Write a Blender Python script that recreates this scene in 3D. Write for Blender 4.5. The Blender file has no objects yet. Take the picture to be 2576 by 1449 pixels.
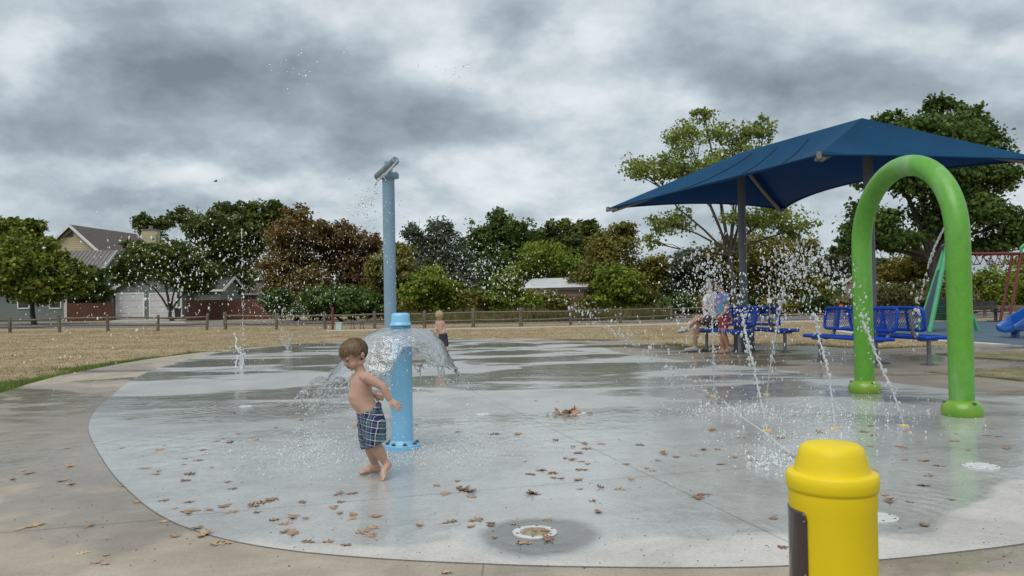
import bpy, bmesh, math, random
import numpy as np
from mathutils import Vector, Matrix, noise as mnoise
R = math.radians
random.seed(7); rng = np.random.default_rng(7)
scn = bpy.context.scene
col = scn.collection

# ------------------------------------------------------------------ camera
CH, FPX, CXP, CYP = 1.19, 2000.0, 1287.5, 724.5      # eye height, focal length in px of a 2575 px wide picture
PITCH, ROLL = math.atan(31/2000), R(1.0)
F0 = Vector((0, math.cos(PITCH), math.sin(PITCH))); U0 = Vector((0, -math.sin(PITCH), math.cos(PITCH))); R0 = Vector((1, 0, 0))
CR = R0*math.cos(ROLL) - U0*math.sin(ROLL); CU = U0*math.cos(ROLL) + R0*math.sin(ROLL)
CAM = Vector((0, 0, CH))
cd = bpy.data.cameras.new('camera'); cam = bpy.data.objects.new('camera', cd); col.objects.link(cam)
cd.sensor_width = 36; cd.lens = 36*FPX/2575; cd.clip_start = 0.05; cd.clip_end = 3000
cd.dof.use_dof = True; cd.dof.focus_distance = 6.5; cd.dof.aperture_fstop = 11
M = Matrix.Identity(4)
for i in range(3):
    M[i][0] = CR[i]; M[i][1] = CU[i]; M[i][2] = -F0[i]; M[i][3] = CAM[i]
cam.matrix_world = M
scn.camera = cam
def ray(px, py): return F0 + CR*((px-CXP)/FPX) - CU*((py-CYP)/FPX)
def G(px, py, z=0.0):
    d = ray(px, py); t = (z-CH)/d.z; return CAM + d*t
def V(px, py, Y):
    d = ray(px, py); return CAM + d*(Y/d.y)

# ------------------------------------------------------------------ world
w = bpy.data.worlds.new('World'); scn.world = w; w.use_nodes = True
nt = w.node_tree; nt.nodes.clear()
SUN_EL, SUN_AZ = R(58), R(205)      # azimuth clockwise from +Y: behind the camera, to the left
def N(t, typ, **kw):
    n = t.nodes.new(typ)
    for k, v in kw.items():
        if k.startswith('i_'):
            key = k[2:]; key = int(key) if key.isdigit() else key.replace('_', ' ')
            n.inputs[key].default_value = v
        else: setattr(n, k, v)
    return n
def L(t, a, b, oi=0, ii=0):
    o = a.outputs[oi] if not isinstance(oi, str) else a.outputs[oi]
    t.links.new(o, b.inputs[ii])
def mth(t, op, a, b=None, clamp=False):
    n = t.nodes.new('ShaderNodeMath'); n.operation = op; n.use_clamp = clamp
    for i, v in enumerate((a, b)):
        if v is None: continue
        if isinstance(v, (int, float)): n.inputs[i].default_value = v
        else: t.links.new(v, n.inputs[i])
    return n.outputs[0]
def ramp(t, fac, stops, interp='LINEAR'):
    n = t.nodes.new('ShaderNodeValToRGB'); cr = n.color_ramp; cr.interpolation = interp
    while len(cr.elements) < len(stops): cr.elements.new(0.5)
    for e, (p, c) in zip(cr.elements, stops):
        e.position = p; e.color = (c[0], c[1], c[2], 1) if not isinstance(c, (int, float)) else (c, c, c, 1)
    if fac is not None: t.links.new(fac, n.inputs[0])
    return n.outputs[0]
def mrange(t, v, a, b, c=0.0, d=1.0, smooth=True):
    n = t.nodes.new('ShaderNodeMapRange'); n.interpolation_type = 'SMOOTHSTEP' if smooth else 'LINEAR'
    t.links.new(v, n.inputs[0])
    for i, x in zip((1, 2, 3, 4), (a, b, c, d)): n.inputs[i].default_value = x
    return n.outputs[0]
def noise(t, vec, scale, detail=4, rough=0.55, dist=0.0):
    n = t.nodes.new('ShaderNodeTexNoise'); n.inputs['Scale'].default_value = scale; n.inputs['Detail'].default_value = detail
    n.inputs['Roughness'].default_value = rough; n.inputs['Distortion'].default_value = dist
    if vec is not None: t.links.new(vec, n.inputs['Vector'])
    return n
sky = N(nt, 'ShaderNodeTexSky', sky_type='NISHITA', sun_disc=False, sun_elevation=SUN_EL, sun_rotation=SUN_AZ)
tc = N(nt, 'ShaderNodeTexCoord'); sep = N(nt, 'ShaderNodeSeparateXYZ'); L(nt, tc, sep, 'Generated', 0)
dx, dy, dz = sep.outputs
zz = mth(nt, 'ADD', mth(nt, 'MAXIMUM', dz, 0.0), 0.42)
cmb = N(nt, 'ShaderNodeCombineXYZ'); nt.links.new(mth(nt, 'DIVIDE', dx, zz), cmb.inputs[0]); nt.links.new(mth(nt, 'DIVIDE', dy, zz), cmb.inputs[1])
cmb.inputs[2].default_value = 3.7
n1 = noise(nt, cmb.outputs[0], 2.1, 12, 0.54, 0.15)
n2 = noise(nt, cmb.outputs[0], 7.5, 10, 0.58, 0.1)
vup = N(nt, 'ShaderNodeVectorMath', operation='ADD'); vup.inputs[1].default_value = (.012, -.06, 0); L(nt, cmb, vup)
n1b = noise(nt, vup.outputs[0], 2.1, 12, 0.54, 0.15)
rim_ = mth(nt, 'MULTIPLY', mth(nt, 'SUBTRACT', n1b.outputs[0], n1.outputs[0]), 0.85)      # lit upper edges of the billows
dens = mth(nt, 'ADD', mth(nt, 'MULTIPLY', n1.outputs[0], 0.68), mth(nt, 'MULTIPLY', n2.outputs[0], 0.32))
# the larger cloud banks in front of the camera (tangents of azimuth and elevation)
yy = mth(nt, 'MAXIMUM', dy, 0.05)
wob = noise(nt, cmb.outputs[0], 3.6, 6, 0.55, 0.0); sw = N(nt, 'ShaderNodeSeparateColor'); L(nt, wob, sw, 1, 0)
uu = mth(nt, 'ADD', mth(nt, 'DIVIDE', dx, yy), mth(nt, 'MULTIPLY', mth(nt, 'SUBTRACT', sw.outputs[0], 0.5), 0.30))
vv = mth(nt, 'ADD', mth(nt, 'DIVIDE', dz, yy), mth(nt, 'MULTIPLY', mth(nt, 'SUBTRACT', sw.outputs[1], 0.5), 0.13))
BANKS = [(480, 170, 300, 105, 0.190), (760, 200, 330, 90, 0.133), (1120, 310, 240, 60, 0.114), (1330, 60, 130, 110, 0.161), (1980, 190, 330, 80, 0.143), (1700, 60, 220, 60, 0.048),
         (130, 345, 300, 60, 0.124), (620, 370, 260, 50, 0.066), (400, 520, 330, 20, 0.048), (2450, 40, 190, 45, 0.095), (330, 15, 200, 40, 0.077),
         (80, 110, 140, 90, -.13), (1130, 150, 110, 70, -.11), (1330, 190, 110, 60, -.07), (2500, 120, 90, 60, -.06), (1600, 250, 150, 50, -.08), (1520, 90, 90, 60, -.08),
         (560, 450, 330, 40, -.07), (1350, 480, 330, 60, -.07), (1960, 140, 70, 40, -.05)]
dark = None
for (bx_, by_, sx_, sy_, a_) in BANKS:
    r_ = ray(bx_, by_); u_, v_ = r_.x/r_.y, r_.z/r_.y
    e1 = mth(nt, 'POWER', mth(nt, 'ABSOLUTE', mth(nt, 'DIVIDE', mth(nt, 'SUBTRACT', uu, u_), sx_/FPX)), 2.0)
    e2 = mth(nt, 'POWER', mth(nt, 'ABSOLUTE', mth(nt, 'DIVIDE', mth(nt, 'SUBTRACT', vv, v_), sy_/FPX)), 2.0)
    g_ = mth(nt, 'MULTIPLY', mth(nt, 'POWER', 2.718, mth(nt, 'MULTIPLY', mth(nt, 'ADD', e1, e2), -0.7)), a_)
    dark = g_ if dark is None else mth(nt, 'ADD', dark, g_)
cd_ = mth(nt, 'ADD', mth(nt, 'ADD', mth(nt, 'ADD', mth(nt, 'MULTIPLY', dens, .72), .142), mth(nt, 'MULTIPLY', rim_, .85)), dark)
ccol = ramp(nt, cd_, [(0.34, (.64, .67, .685)), (0.435, (.51, .55, .575)), (0.51, (.37, .42, .455)), (0.59, (.25, .295, .33)), (0.72, (.14, .17, .20))])
bg1 = N(nt, 'ShaderNodeBackground'); bg1.inputs[1].default_value = 0.08; L(nt, sky, bg1)
bg2 = N(nt, 'ShaderNodeBackground'); bg2.inputs[1].default_value = 1.0; nt.links.new(ccol, bg2.inputs[0])
mx = N(nt, 'ShaderNodeMixShader'); mx.inputs[0].default_value = 0.94; L(nt, bg1, mx, 0, 1); L(nt, bg2, mx, 0, 2)
wo = N(nt, 'ShaderNodeOutputWorld'); L(nt, mx, wo)
# ------------------------------------------------------------------ sun
sd = bpy.data.lights.new('sun', 'SUN'); sd.energy = 1.5; sd.angle = R(50); sd.color = (1, .965, .91)
sun = bpy.data.objects.new('sun', sd); col.objects.link(sun)
sv = Vector((math.sin(SUN_AZ)*math.cos(SUN_EL), math.cos(SUN_AZ)*math.cos(SUN_EL), math.sin(SUN_EL)))
sun.rotation_euler = sv.to_track_quat('Z', 'Y').to_euler(); sun.location = sv*30
vs = scn.view_settings; vs.view_transform = 'Standard'; vs.look = 'None'; vs.exposure = 0.52; vs.gamma = 1; vs.use_curve_mapping = False
scn.cycles.use_denoising = True
scn.cycles.max_bounces = 10; scn.cycles.transmission_bounces = 8; scn.cycles.transparent_max_bounces = 16
scn.cycles.caustics_refractive = False; scn.cycles.caustics_reflective = False
scn.cycles.sample_clamp_indirect = 6

# ------------------------------------------------------------------ helpers
class MB:
    def __init__(s): s.v = []; s.f = []
    def add(s, vs_, fs):
        o = len(s.v); s.v.extend([tuple(p) for p in vs_]); s.f.extend([tuple(i+o for i in f) for f in fs]); return s
    def box(s, c, sz, rz=0.0, mat=None):
        hx, hy, hz = sz[0]/2, sz[1]/2, sz[2]/2; cs, sn = math.cos(rz), math.sin(rz); P = []
        for dz_ in (-hz, hz):
            for (a, b) in ((-hx, -hy), (hx, -hy), (hx, hy), (-hx, hy)):
                p = Vector((a, b, dz_))
                p = mat @ p if mat is not None else Vector((a*cs-b*sn, a*sn+b*cs, dz_))
                P.append(p+Vector(c))
        return s.add(P, [(0, 3, 2, 1), (4, 5, 6, 7), (0, 1, 5, 4), (1, 2, 6, 5), (2, 3, 7, 6), (3, 0, 4, 7)])
    def beam(s, a, b, wd, ht):
        a, b = Vector(a), Vector(b); d = (b-a); ln = d.length; d.normalize()
        sdv = d.cross(Vector((0, 0, 1))); sdv = sdv.normalized() if sdv.length > 1e-4 else Vector((1, 0, 0)); up = sdv.cross(d)
        m = Matrix((d, sdv, up)).transposed()
        return s.box((a+b)/2, (ln, wd, ht), mat=m)
    def tube(s, path, rad, n=10, caps=True, sq=None):
        path = [Vector(p) for p in path]
        if isinstance(rad, (int, float)): rad = [rad]*len(path)
        P = []; prev = None
        for i, p in enumerate(path):
            t = (path[min(i+1, len(path)-1)]-path[max(i-1, 0)])
            t = t.normalized() if t.length > 1e-9 else Vector((0, 0, 1))
            if prev is None:
                a = t.cross(Vector((0, 0, 1)) if abs(t.z) < .9 else Vector((1, 0, 0))).normalized()
            else:
                a = prev - t*prev.dot(t); a.normalize()
            prev = a; b = t.cross(a); r = rad[i]
            ra, rb = (r if isinstance(r, (int, float)) else r[0]), (r if isinstance(r, (int, float)) else r[1])
            for k in range(n):
                th = 2*math.pi*k/n; P.append(p + a*(math.cos(th)*ra) + b*(math.sin(th)*rb))
        F = []
        for i in range(len(path)-1):
            for k in range(n):
                F.append((i*n+k, i*n+(k+1) % n, (i+1)*n+(k+1) % n, (i+1)*n+k))
        if caps: F.append(tuple(range(n-1, -1, -1))); F.append(tuple((len(path)-1)*n+k for k in range(n)))
        return s.add(P, F)
    def lathe(s, prof, c=(0, 0, 0), n=32, a0=0.0, a1=None):
        c = Vector(c); full = a1 is None; m = n if full else n+1; P = []
        for (r, z) in prof:
            for k in range(m):
                th = a0 + (2*math.pi if full else (a1-a0))*k/n
                P.append(c+Vector((r*math.cos(th), r*math.sin(th), z)))
        F = []
        for i in range(len(prof)-1):
            for k in range(n):
                k2 = (k+1) % m
                F.append((i*m+k, i*m+k2, (i+1)*m+k2, (i+1)*m+k))
        if full:
            if prof[0][0] > 1e-6: F.append(tuple(range(m-1, -1, -1)))
            if prof[-1][0] > 1e-6: F.append(tuple((len(prof)-1)*m+k for k in range(m)))
        return s.add(P, F)
    def ell(s, c, rad, mat=None, nu=14, nv=9):
        c = Vector(c); P = []
        for j in range(nv+1):
            ph = math.pi*j/nv
            for i in range(nu):
                th = 2*math.pi*i/nu
                p = Vector((rad[0]*math.sin(ph)*math.cos(th), rad[1]*math.sin(ph)*math.sin(th), rad[2]*math.cos(ph)))
                P.append(c+(mat @ p if mat is not None else p))
        F = [(j*nu+i, (j+1)*nu+i, (j+1)*nu+(i+1) % nu, j*nu+(i+1) % nu) for j in range(nv) for i in range(nu)]
        return s.add(P, F)
    def poly(s, pts):
        return s.add(pts, [tuple(range(len(pts)))])
    def slab(s, pts, z0, z1):      # prism over a plan polygon
        n = len(pts); P = [(p[0], p[1], z0) for p in pts]+[(p[0], p[1], z1) for p in pts]
        F = [tuple(range(n-1, -1, -1)), tuple(range(n, 2*n))]+[(i, (i+1) % n, n+(i+1) % n, n+i) for i in range(n)]
        return s.add(P, F)
    def mesh(s, name, smooth=None):
        me = bpy.data.meshes.new(name); me.from_pydata(s.v, [], s.f); me.validate(); me.update()
        if smooth is not None:
            me.shade_smooth(); me.set_sharp_from_angle(angle=R(smooth))
        return me
    def build(s, name, mat, parent=None, smooth=None, bevel=0.0):
        o = bpy.data.objects.new(name, s.mesh(name, smooth)); col.objects.link(o)
        if mat: o.data.materials.append(mat)
        if parent: o.parent = parent; o.matrix_parent_inverse = parent.matrix_basis.inverted()
        if bevel:
            b = o.modifiers.new('bevel', 'BEVEL'); b.width = bevel; b.segments = 2; b.limit_method = 'ANGLE'
        return o
def npmesh(name, verts, faces, mat=None, parent=None, smooth=False):
    """verts Nx3, faces MxK (all the same K)"""
    me = bpy.data.meshes.new(name); verts = np.asarray(verts, np.float32); faces = np.asarray(faces, np.int32)
    m, k = faces.shape
    me.vertices.add(len(verts)); me.vertices.foreach_set('co', verts.ravel())
    me.loops.add(m*k); me.loops.foreach_set('vertex_index', faces.ravel())
    me.polygons.add(m); me.polygons.foreach_set('loop_start', np.arange(0, m*k, k, dtype=np.int32)); me.polygons.foreach_set('loop_total', np.full(m, k, np.int32))
    me.update(calc_edges=True)
    if smooth: me.shade_smooth()
    o = bpy.data.objects.new(name, me); col.objects.link(o)
    if mat: me.materials.append(mat)
    if parent: o.parent = parent; o.matrix_parent_inverse = parent.matrix_basis.inverted()
    return o
def tag(o, label, cat=None, group=None, kind=None):
    if label: o['label'] = label
    if cat: o['category'] = cat
    if group: o['group'] = group
    if kind: o['kind'] = kind
    return o
def empty(name, loc, label, cat, group=None, rz=0.0):
    o = bpy.data.objects.new(name, None); col.objects.link(o); o.location = loc; o.rotation_euler = (0, 0, rz); o.empty_display_size = .1
    return tag(o, label, cat, group)
def struct(o): o['kind'] = 'structure'; return o

# ------------------------------------------------------------------ materials
MATS = {}
def newmat(name):
    m = bpy.data.materials.new(name); m.use_nodes = True; t = m.node_tree
    return m, t, t.nodes['Principled BSDF']
def pm(name, c1, c2=None, scale=8.0, rough=0.6, metal=0.0, bump=0.0, bscale=None, detail=5, spec=None, coat=0.0, stretch=None, r2=None, lo=.35, hi=.65, sss=0.0):
    """painted / plain material: two colours mottled by noise, optional fine relief"""
    if name in MATS: return MATS[name]
    m, t, b = newmat(name); b.inputs['Roughness'].default_value = rough; b.inputs['Metallic'].default_value = metal
    if spec is not None: b.inputs['Specular IOR Level'].default_value = spec
    if coat: b.inputs['Coat Weight'].default_value = coat; b.inputs['Coat Roughness'].default_value = .08
    tcn = N(t, 'ShaderNodeTexCoord'); vec = tcn.outputs['Object']
    if stretch:
        mp = N(t, 'ShaderNodeMapping'); mp.inputs['Scale'].default_value = stretch; t.links.new(vec, mp.inputs[0]); vec = mp.outputs[0]
    nz = noise(t, vec, scale, detail)
    t.links.new(ramp(t, nz.outputs[0], [(lo, c1), (hi, c2 if c2 else c1)]), b.inputs['Base Color'])
    if r2 is not None:
        t.links.new(mrange(t, nz.outputs[0], .3, .7, rough, r2), b.inputs['Roughness'])
    if sss:
        b.inputs['Subsurface Weight'].default_value = sss; b.inputs['Subsurface Radius'].default_value = (.012, .005, .003); b.inputs['Subsurface Scale'].default_value = 1.0
    if bump:
        nb = noise(t, vec, bscale or scale*6, 4); bp = N(t, 'ShaderNodeBump'); bp.inputs['Strength'].default_value = bump; bp.inputs['Distance'].default_value = .01
        L(t, nb, bp, 0, 'Height'); L(t, bp, b, 0, 'Normal')
    MATS[name] = m; return m
def leafmat(name, cols, transl=.25, rough=.55):
    if name in MATS: return MATS[name]
    m, t, b = newmat(name); ge = N(t, 'ShaderNodeNewGeometry')
    c = ramp(t, ge.outputs['Random Per Island'], [(i/(len(cols)-1) if len(cols) > 1 else 0, cc) for i, cc in enumerate(cols)])
    tcn = N(t, 'ShaderNodeTexCoord'); nz = noise(t, tcn.outputs['Object'], .55, 3)
    mixn = N(t, 'ShaderNodeMix', data_type='RGBA', blend_type='MULTIPLY'); mixn.inputs[0].default_value = 1
    t.links.new(c, mixn.inputs['A']); t.links.new(ramp(t, nz.outputs[0], [(.3, (.72, .74, .72)), (.7, (1.25, 1.18, 1.1))]), mixn.inputs['B'])
    c = mixn.outputs['Result']
    t.links.new(c, b.inputs['Base Color']); b.inputs['Roughness'].default_value = rough; b.inputs['Specular IOR Level'].default_value = .3
    tr = N(t, 'ShaderNodeBsdfTranslucent'); t.links.new(c, tr.inputs[0]); mxs = N(t, 'ShaderNodeMixShader'); mxs.inputs[0].default_value = transl
    L(t, b, mxs, 0, 1); L(t, tr, mxs, 0, 2); L(t, mxs, t.nodes['Material Output'])
    MATS[name] = m; return m
def watermat(name, rough=0.0, white=0.0, ior=1.33):
    if name in MATS: return MATS[name]
    m, t, b = newmat(name)
    b.inputs['Base Color'].default_value = (.97, .985, .99, 1); b.inputs['Roughness'].default_value = rough; b.inputs['IOR'].default_value = ior; b.inputs['Transmission Weight'].default_value = 1.0
    if white:
        d = N(t, 'ShaderNodeBsdfDiffuse'); d.inputs[0].default_value = (.93, .95, .96, 1); tl = N(t, 'ShaderNodeBsdfTranslucent'); tl.inputs[0].default_value = (.93, .95, .96, 1)
        a = N(t, 'ShaderNodeMixShader'); a.inputs[0].default_value = .5; L(t, d, a, 0, 1); L(t, tl, a, 0, 2)
        x = N(t, 'ShaderNodeMixShader'); x.inputs[0].default_value = white; L(t, b, x, 0, 1); L(t, a, x, 0, 2); L(t, x, t.nodes['Material Output'])  # white share: foam, and the sky brightness of drops painted as body colour
    MATS[name] = m; return m
def concrete(name, base1, base2, pad):
    """poured concrete with a film of water where it is wet"""
    m, t, b = newmat(name); ge = N(t, 'ShaderNodeNewGeometry'); pos = ge.outputs['Position']
    sp = N(t, 'ShaderNodeSeparateXYZ'); t.links.new(pos, sp.inputs[0]); X, Y = sp.outputs[0], sp.outputs[1]
    big = noise(t, pos, .55, 5, .6); mid = noise(t, pos, 2.4, 6, .62, .6); fine = noise(t, pos, 60, 4, .7); sand = noise(t, pos, 320, 2, .6)
    c0 = ramp(t, mid.outputs[0], [(.3, base1), (.68, base2)])
    sp2 = N(t, 'ShaderNodeMix', data_type='RGBA', blend_type='MULTIPLY'); sp2.inputs[0].default_value = 1
    t.links.new(c0, sp2.inputs['A']); t.links.new(ramp(t, fine.outputs[0], [(.28, (.80, .79, .78)), (.5, (1, 1, 1)), (.75, (1.10, 1.10, 1.10))]), sp2.inputs['B'])
    sp3 = N(t, 'ShaderNodeMix', data_type='RGBA', blend_type='MULTIPLY'); sp3.inputs[0].default_value = 1
    t.links.new(sp2.outputs['Result'], sp3.inputs['A']); t.links.new(ramp(t, sand.outputs[0], [(.3, (.88, .88, .88)), (.7, (1.1, 1.1, 1.1))]), sp3.inputs['B'])
    edge = noise(t, pos, 1.3, 5, .55, .3)
    wobble = mth(t, 'MULTIPLY', mth(t, 'SUBTRACT', edge.outputs[0], .5), 1.5)
    if pad:
        bound = mth(t, 'ADD', mrange(t, X, 1.9, 3.2, 0, 1.0), 3.93)
        s = mth(t, 'ADD', mth(t, 'SUBTRACT', Y, bound), mth(t, 'MULTIPLY', wobble, .55))
        # the drain by the edge keeps its surroundings wet
        dr = G(1345, 1345); d2 = mth(t, 'SQRT', mth(t, 'ADD', mth(t, 'POWER', mth(t, 'ABSOLUTE', mth(t, 'SUBTRACT', X, dr.x)), 2.0), mth(t, 'POWER', mth(t, 'ABSOLUTE', mth(t, 'SUBTRACT', Y, dr.y)), 2.0)))
        dd = mth(t, 'ADD', mth(t, 'SUBTRACT', .40, d2), mth(t, 'MULTIPLY', wobble, .12))
        wet = mth(t, 'MAXIMUM', mrange(t, s, -.05, .08), mrange(t, dd, -.02, .05))
    else:
        # damp tongues on the apron beside the pad
        reg = mth(t, 'ADD', mth(t, 'ADD', mrange(t, Y, 3.5, 8.0, -.05, .16), mth(t, 'MULTIPLY', mrange(t, X, .5, 3.5), .22)), mth(t, 'SUBTRACT', big.outputs[0], .5))
        s = mth(t, 'ADD', reg, mth(t, 'MULTIPLY', wobble, .12))
        far = mrange(t, Y, 10.5, 12.5, 0, 1)
        s = mth(t, 'SUBTRACT', s, mth(t, 'MULTIPLY', far, .17))
        wet = mth(t, 'MULTIPLY', mrange(t, s, -.03, .05), .92)
    dk = N(t, 'ShaderNodeMix', data_type='RGBA', blend_type='MULTIPLY'); t.links.new(wet, dk.inputs[0]); t.links.new(sp3.outputs['Result'], dk.inputs['A']); dk.inputs['B'].default_value = (.80, .84, .865, 1) if pad else (.68, .65, .61, 1)  # wet darkening; the pad's bluish tint paints sky reflection into the colour
    mpp = N(t, 'ShaderNodeMapping'); mpp.inputs['Scale'].default_value = (.42, .95, 1); t.links.new(pos, mpp.inputs[0]); pud0 = noise(t, mpp.outputs[0], .62, 5, .6, .5)
    dkp = N(t, 'ShaderNodeMix', data_type='RGBA', blend_type='MULTIPLY'); t.links.new(mth(t, 'MULTIPLY', wet, mth(t, 'MULTIPLY', mrange(t, pud0.outputs[0], .46, .55), mrange(t, Y, 6.5, 9.0, .15, 1))), dkp.inputs[0]); t.links.new(dk.outputs['Result'], dkp.inputs['A']); dkp.inputs['B'].default_value = (.66, .66, .63, 1)  # puddles: soaked concrete plus dark tree reflection painted in, stronger far off
    base_out = dkp.outputs['Result']
    if pad:      # dark stain where water stands round the blocked drain
        dk2 = N(t, 'ShaderNodeMix', data_type='RGBA', blend_type='MULTIPLY'); t.links.new(mrange(t, mth(t, 'ADD', mth(t, 'SUBTRACT', .34, d2), mth(t, 'MULTIPLY', wobble, .2)), -.03, .06), dk2.inputs[0]); t.links.new(base_out, dk2.inputs['A']); dk2.inputs['B'].default_value = (.40, .39, .38, 1); base_out = dk2.outputs['Result']
    dk3 = N(t, 'ShaderNodeMix', data_type='RGBA', blend_type='MULTIPLY'); dk3.inputs[0].default_value = 1; t.links.new(base_out, dk3.inputs['A']); stn = noise(t, pos, .9, 6, .65, .8); t.links.new(ramp(t, stn.outputs[0], [(.32, (.80, .79, .77)), (.5, (1, 1, 1)), (.7, (1.08, 1.08, 1.07))]), dk3.inputs['B'])
    t.links.new(dk3.outputs['Result'], b.inputs['Base Color'])
    b.inputs['Roughness'].default_value = .75; b.inputs['Specular IOR Level'].default_value = .35
    # water film: thin and rough in places, standing in shallow puddles in others
    mp = N(t, 'ShaderNodeMapping'); mp.inputs['Scale'].default_value = (.42, .95, 1); t.links.new(pos, mp.inputs[0])
    pud = noise(t, mp.outputs[0], .62, 5, .6, .5)
    puddle = mrange(t, pud.outputs[0], .46, .55)
    t.links.new(mth(t, 'MULTIPLY', wet, 1.0 if pad else .85), b.inputs['Coat Weight'])
    t.links.new(mth(t, 'MULTIPLY', mrange(t, Y, 6.0, 10.5, .075, .36), mth(t, 'SUBTRACT', 1.0, mth(t, 'MULTIPLY', puddle, .9))), b.inputs['Coat Roughness'])
    b.inputs['Coat IOR'].default_value = 1.36
    bp = N(t, 'ShaderNodeBump'); bp.inputs['Strength'].default_value = .35; bp.inputs['Distance'].default_value = .004; L(t, fine, bp, 0, 'Height'); L(t, bp, b, 0, 'Normal')
    rings = None
    for (cpx, cpy, amp) in ((619, 1023, .5), (724, 884, .6), (608, 929, .6), (1830, 1035, .5), (2050, 1040, .5), (2208, 1303, .35), (1345, 1340, .12)):
        c_ = G(cpx, cpy); dd_ = mth(t, 'SQRT', mth(t, 'ADD', mth(t, 'POWER', mth(t, 'ABSOLUTE', mth(t, 'SUBTRACT', X, c_.x)), 2.0), mth(t, 'POWER', mth(t, 'ABSOLUTE', mth(t, 'SUBTRACT', Y, c_.y)), 2.0)))
        w_ = mth(t, 'MULTIPLY', mth(t, 'MULTIPLY', mth(t, 'SINE', mth(t, 'MULTIPLY', dd_, 62.0)), amp*.8), mth(t, 'POWER', 2.718, mth(t, 'MULTIPLY', dd_, -2.2)))
        rings = w_ if rings is None else mth(t, 'ADD', rings, w_)
    rip = noise(t, pos, 7.0, 3, .6, .8); rip2 = noise(t, pos, 1.6, 2, .5)
    hh = mth(t, 'ADD', mth(t, 'ADD', rings, mth(t, 'MULTIPLY', rip.outputs[0], .8)), mth(t, 'ADD', mth(t, 'MULTIPLY', rip2.outputs[0], 1.6), mth(t, 'MULTIPLY', fine.outputs[0], .05)))
    bc = N(t, 'ShaderNodeBump'); bc.inputs['Strength'].default_value = .42; bc.inputs['Distance'].default_value = .012; t.links.new(hh, bc.inputs['Height']); L(t, bc, b, 0, 'Coat Normal')
    MATS[name] = m; return m
# ================================================================== THE SETTING
def grassmat():
    m, t, b = newmat('dry_lawn'); ge = N(t, 'ShaderNodeNewGeometry'); pos = ge.outputs['Position']
    mp = N(t, 'ShaderNodeMapping'); mp.inputs['Scale'].default_value = (.5, 1, 1); t.links.new(pos, mp.inputs[0])
    a = noise(t, mp.outputs[0], .5, 6, .65); c = noise(t, pos, 9, 5, .7); e = noise(t, pos, 60, 3, .7)
    x = mth(t, 'ADD', mth(t, 'MULTIPLY', a.outputs[0], .55), mth(t, 'ADD', mth(t, 'MULTIPLY', c.outputs[0], .3), mth(t, 'MULTIPLY', e.outputs[0], .15)))
    t.links.new(ramp(t, x, [(.34, (.19, .15, .09)), (.46, (.29, .225, .14)), (.56, (.36, .285, .18)), (.68, (.42, .34, .23))]), b.inputs['Base Color'])
    b.inputs['Roughness'].default_value = .9; b.inputs['Specular IOR Level'].default_value = .15
    bp = N(t, 'ShaderNodeBump'); bp.inputs['Strength'].default_value = .8; bp.inputs['Distance'].default_value = .05; L(t, c, bp, 0, 'Height'); L(t, bp, b, 0, 'Normal')
    MATS['dry_lawn'] = m; return m
lawn = grassmat()
def P2(px, py): g = G(px, py); return (g.x, g.y)
g = MB(); g.poly([(-900, -200, -.06), (900, -200, -.06), (900, 1600, -.06), (-900, 1600, -.06)])
struct(g.build('ground', lawn))

apron_mat = concrete('apron_concrete', (.30, .255, .20), (.40, .35, .285), False)
pad_mat = concrete('pad_concrete', (.44, .425, .40), (.54, .525, .495), True)
groove = pm('joint_filler', (.14, .135, .125), (.2, .19, .18), 30, .9)
outer = [P2(*p) for p in ((0, 988), (70, 966), (150, 945), (225, 930), (300, 915), (375, 903), (450, 893), (560, 880), (700, 868), (850, 859), (1000, 853.5), (1150, 851), (1300, 851), (1450, 852.5), (1550, 855), (1613, 858.5), (1661, 864.5), (1710, 872), (1760, 874), (1806, 873), (1855, 868), (1976, 866), (2040, 869), (2104, 874), (2160, 877), (2215, 878), (2300, 874), (2384, 871), (2500, 867), (2600, 865))]
outer = outer + [(15, 17), (18, 8), (18, -4), (-10, -4), (-10, 8), (-8.9, 10)]
g = MB(); g.slab(outer, -.12, 0.0); apron = struct(g.build('concrete_apron', apron_mat))
inner_px = [(222, 1085), (224, 1063), (233, 1042), (250, 1022), (272, 1004), (318, 964), (365, 938), (453, 909), (545, 888), (620, 878), (700, 871), (850, 863), (1000, 858.5), (1150, 857), (1300, 859), (1400, 862.5), (1480, 868), (1520, 875), (1545, 886), (1620, 897), (1750, 910), (1900, 925), (2150, 952), (2400, 982), (2600, 1003)]
front_px = [(2800, 1330), (2576, 1370), (2400, 1391), (2206, 1411), (1970, 1426), (1751, 1430), (1526, 1428), (1364, 1425), (1230, 1420), (1080, 1414), (930, 1405), (787, 1393), (700, 1382), (628, 1371), (545, 1353), (473, 1330), (423, 1309), (377, 1281), (344, 1254), (285, 1197), (248, 1140), (230, 1105)]
inner = [P2(*p) for p in inner_px]+[(9.4, 9.0), (9.2, 6.5), (6.5, 4.6)]+[P2(*p) for p in front_px]
def smooth_closed(pts, it=1):
    for _ in range(it):
        q = []
        for i in range(len(pts)):
            a, b = pts[i], pts[(i+1) % len(pts)]
            q += [(a[0]*.75+b[0]*.25, a[1]*.75+b[1]*.25), (a[0]*.25+b[0]*.75, a[1]*.25+b[1]*.75)]
        pts = q
    return pts
inner = smooth_closed(inner, 2)
pad = struct(MB().build('splash_pad', None)) if False else None
g = MB()
cxm = sum(p[0] for p in inner)/len(inner); cym = sum(p[1] for p in inner)/len(inner)
def offs(pts, d):
    out = []
    for i in range(len(pts)):
        a, b = Vector(pts[i-1]), Vector(pts[(i+1) % len(pts)]); t = (b-a).normalized(); nrm = Vector((-t.y, t.x))
        s_ = 1 if nrm.dot(Vector((cxm, cym))-Vector(pts[i])) < 0 else -1
        out.append((pts[i][0]+nrm.x*s_*d, pts[i][1]+nrm.y*s_*d))
    return out
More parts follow.
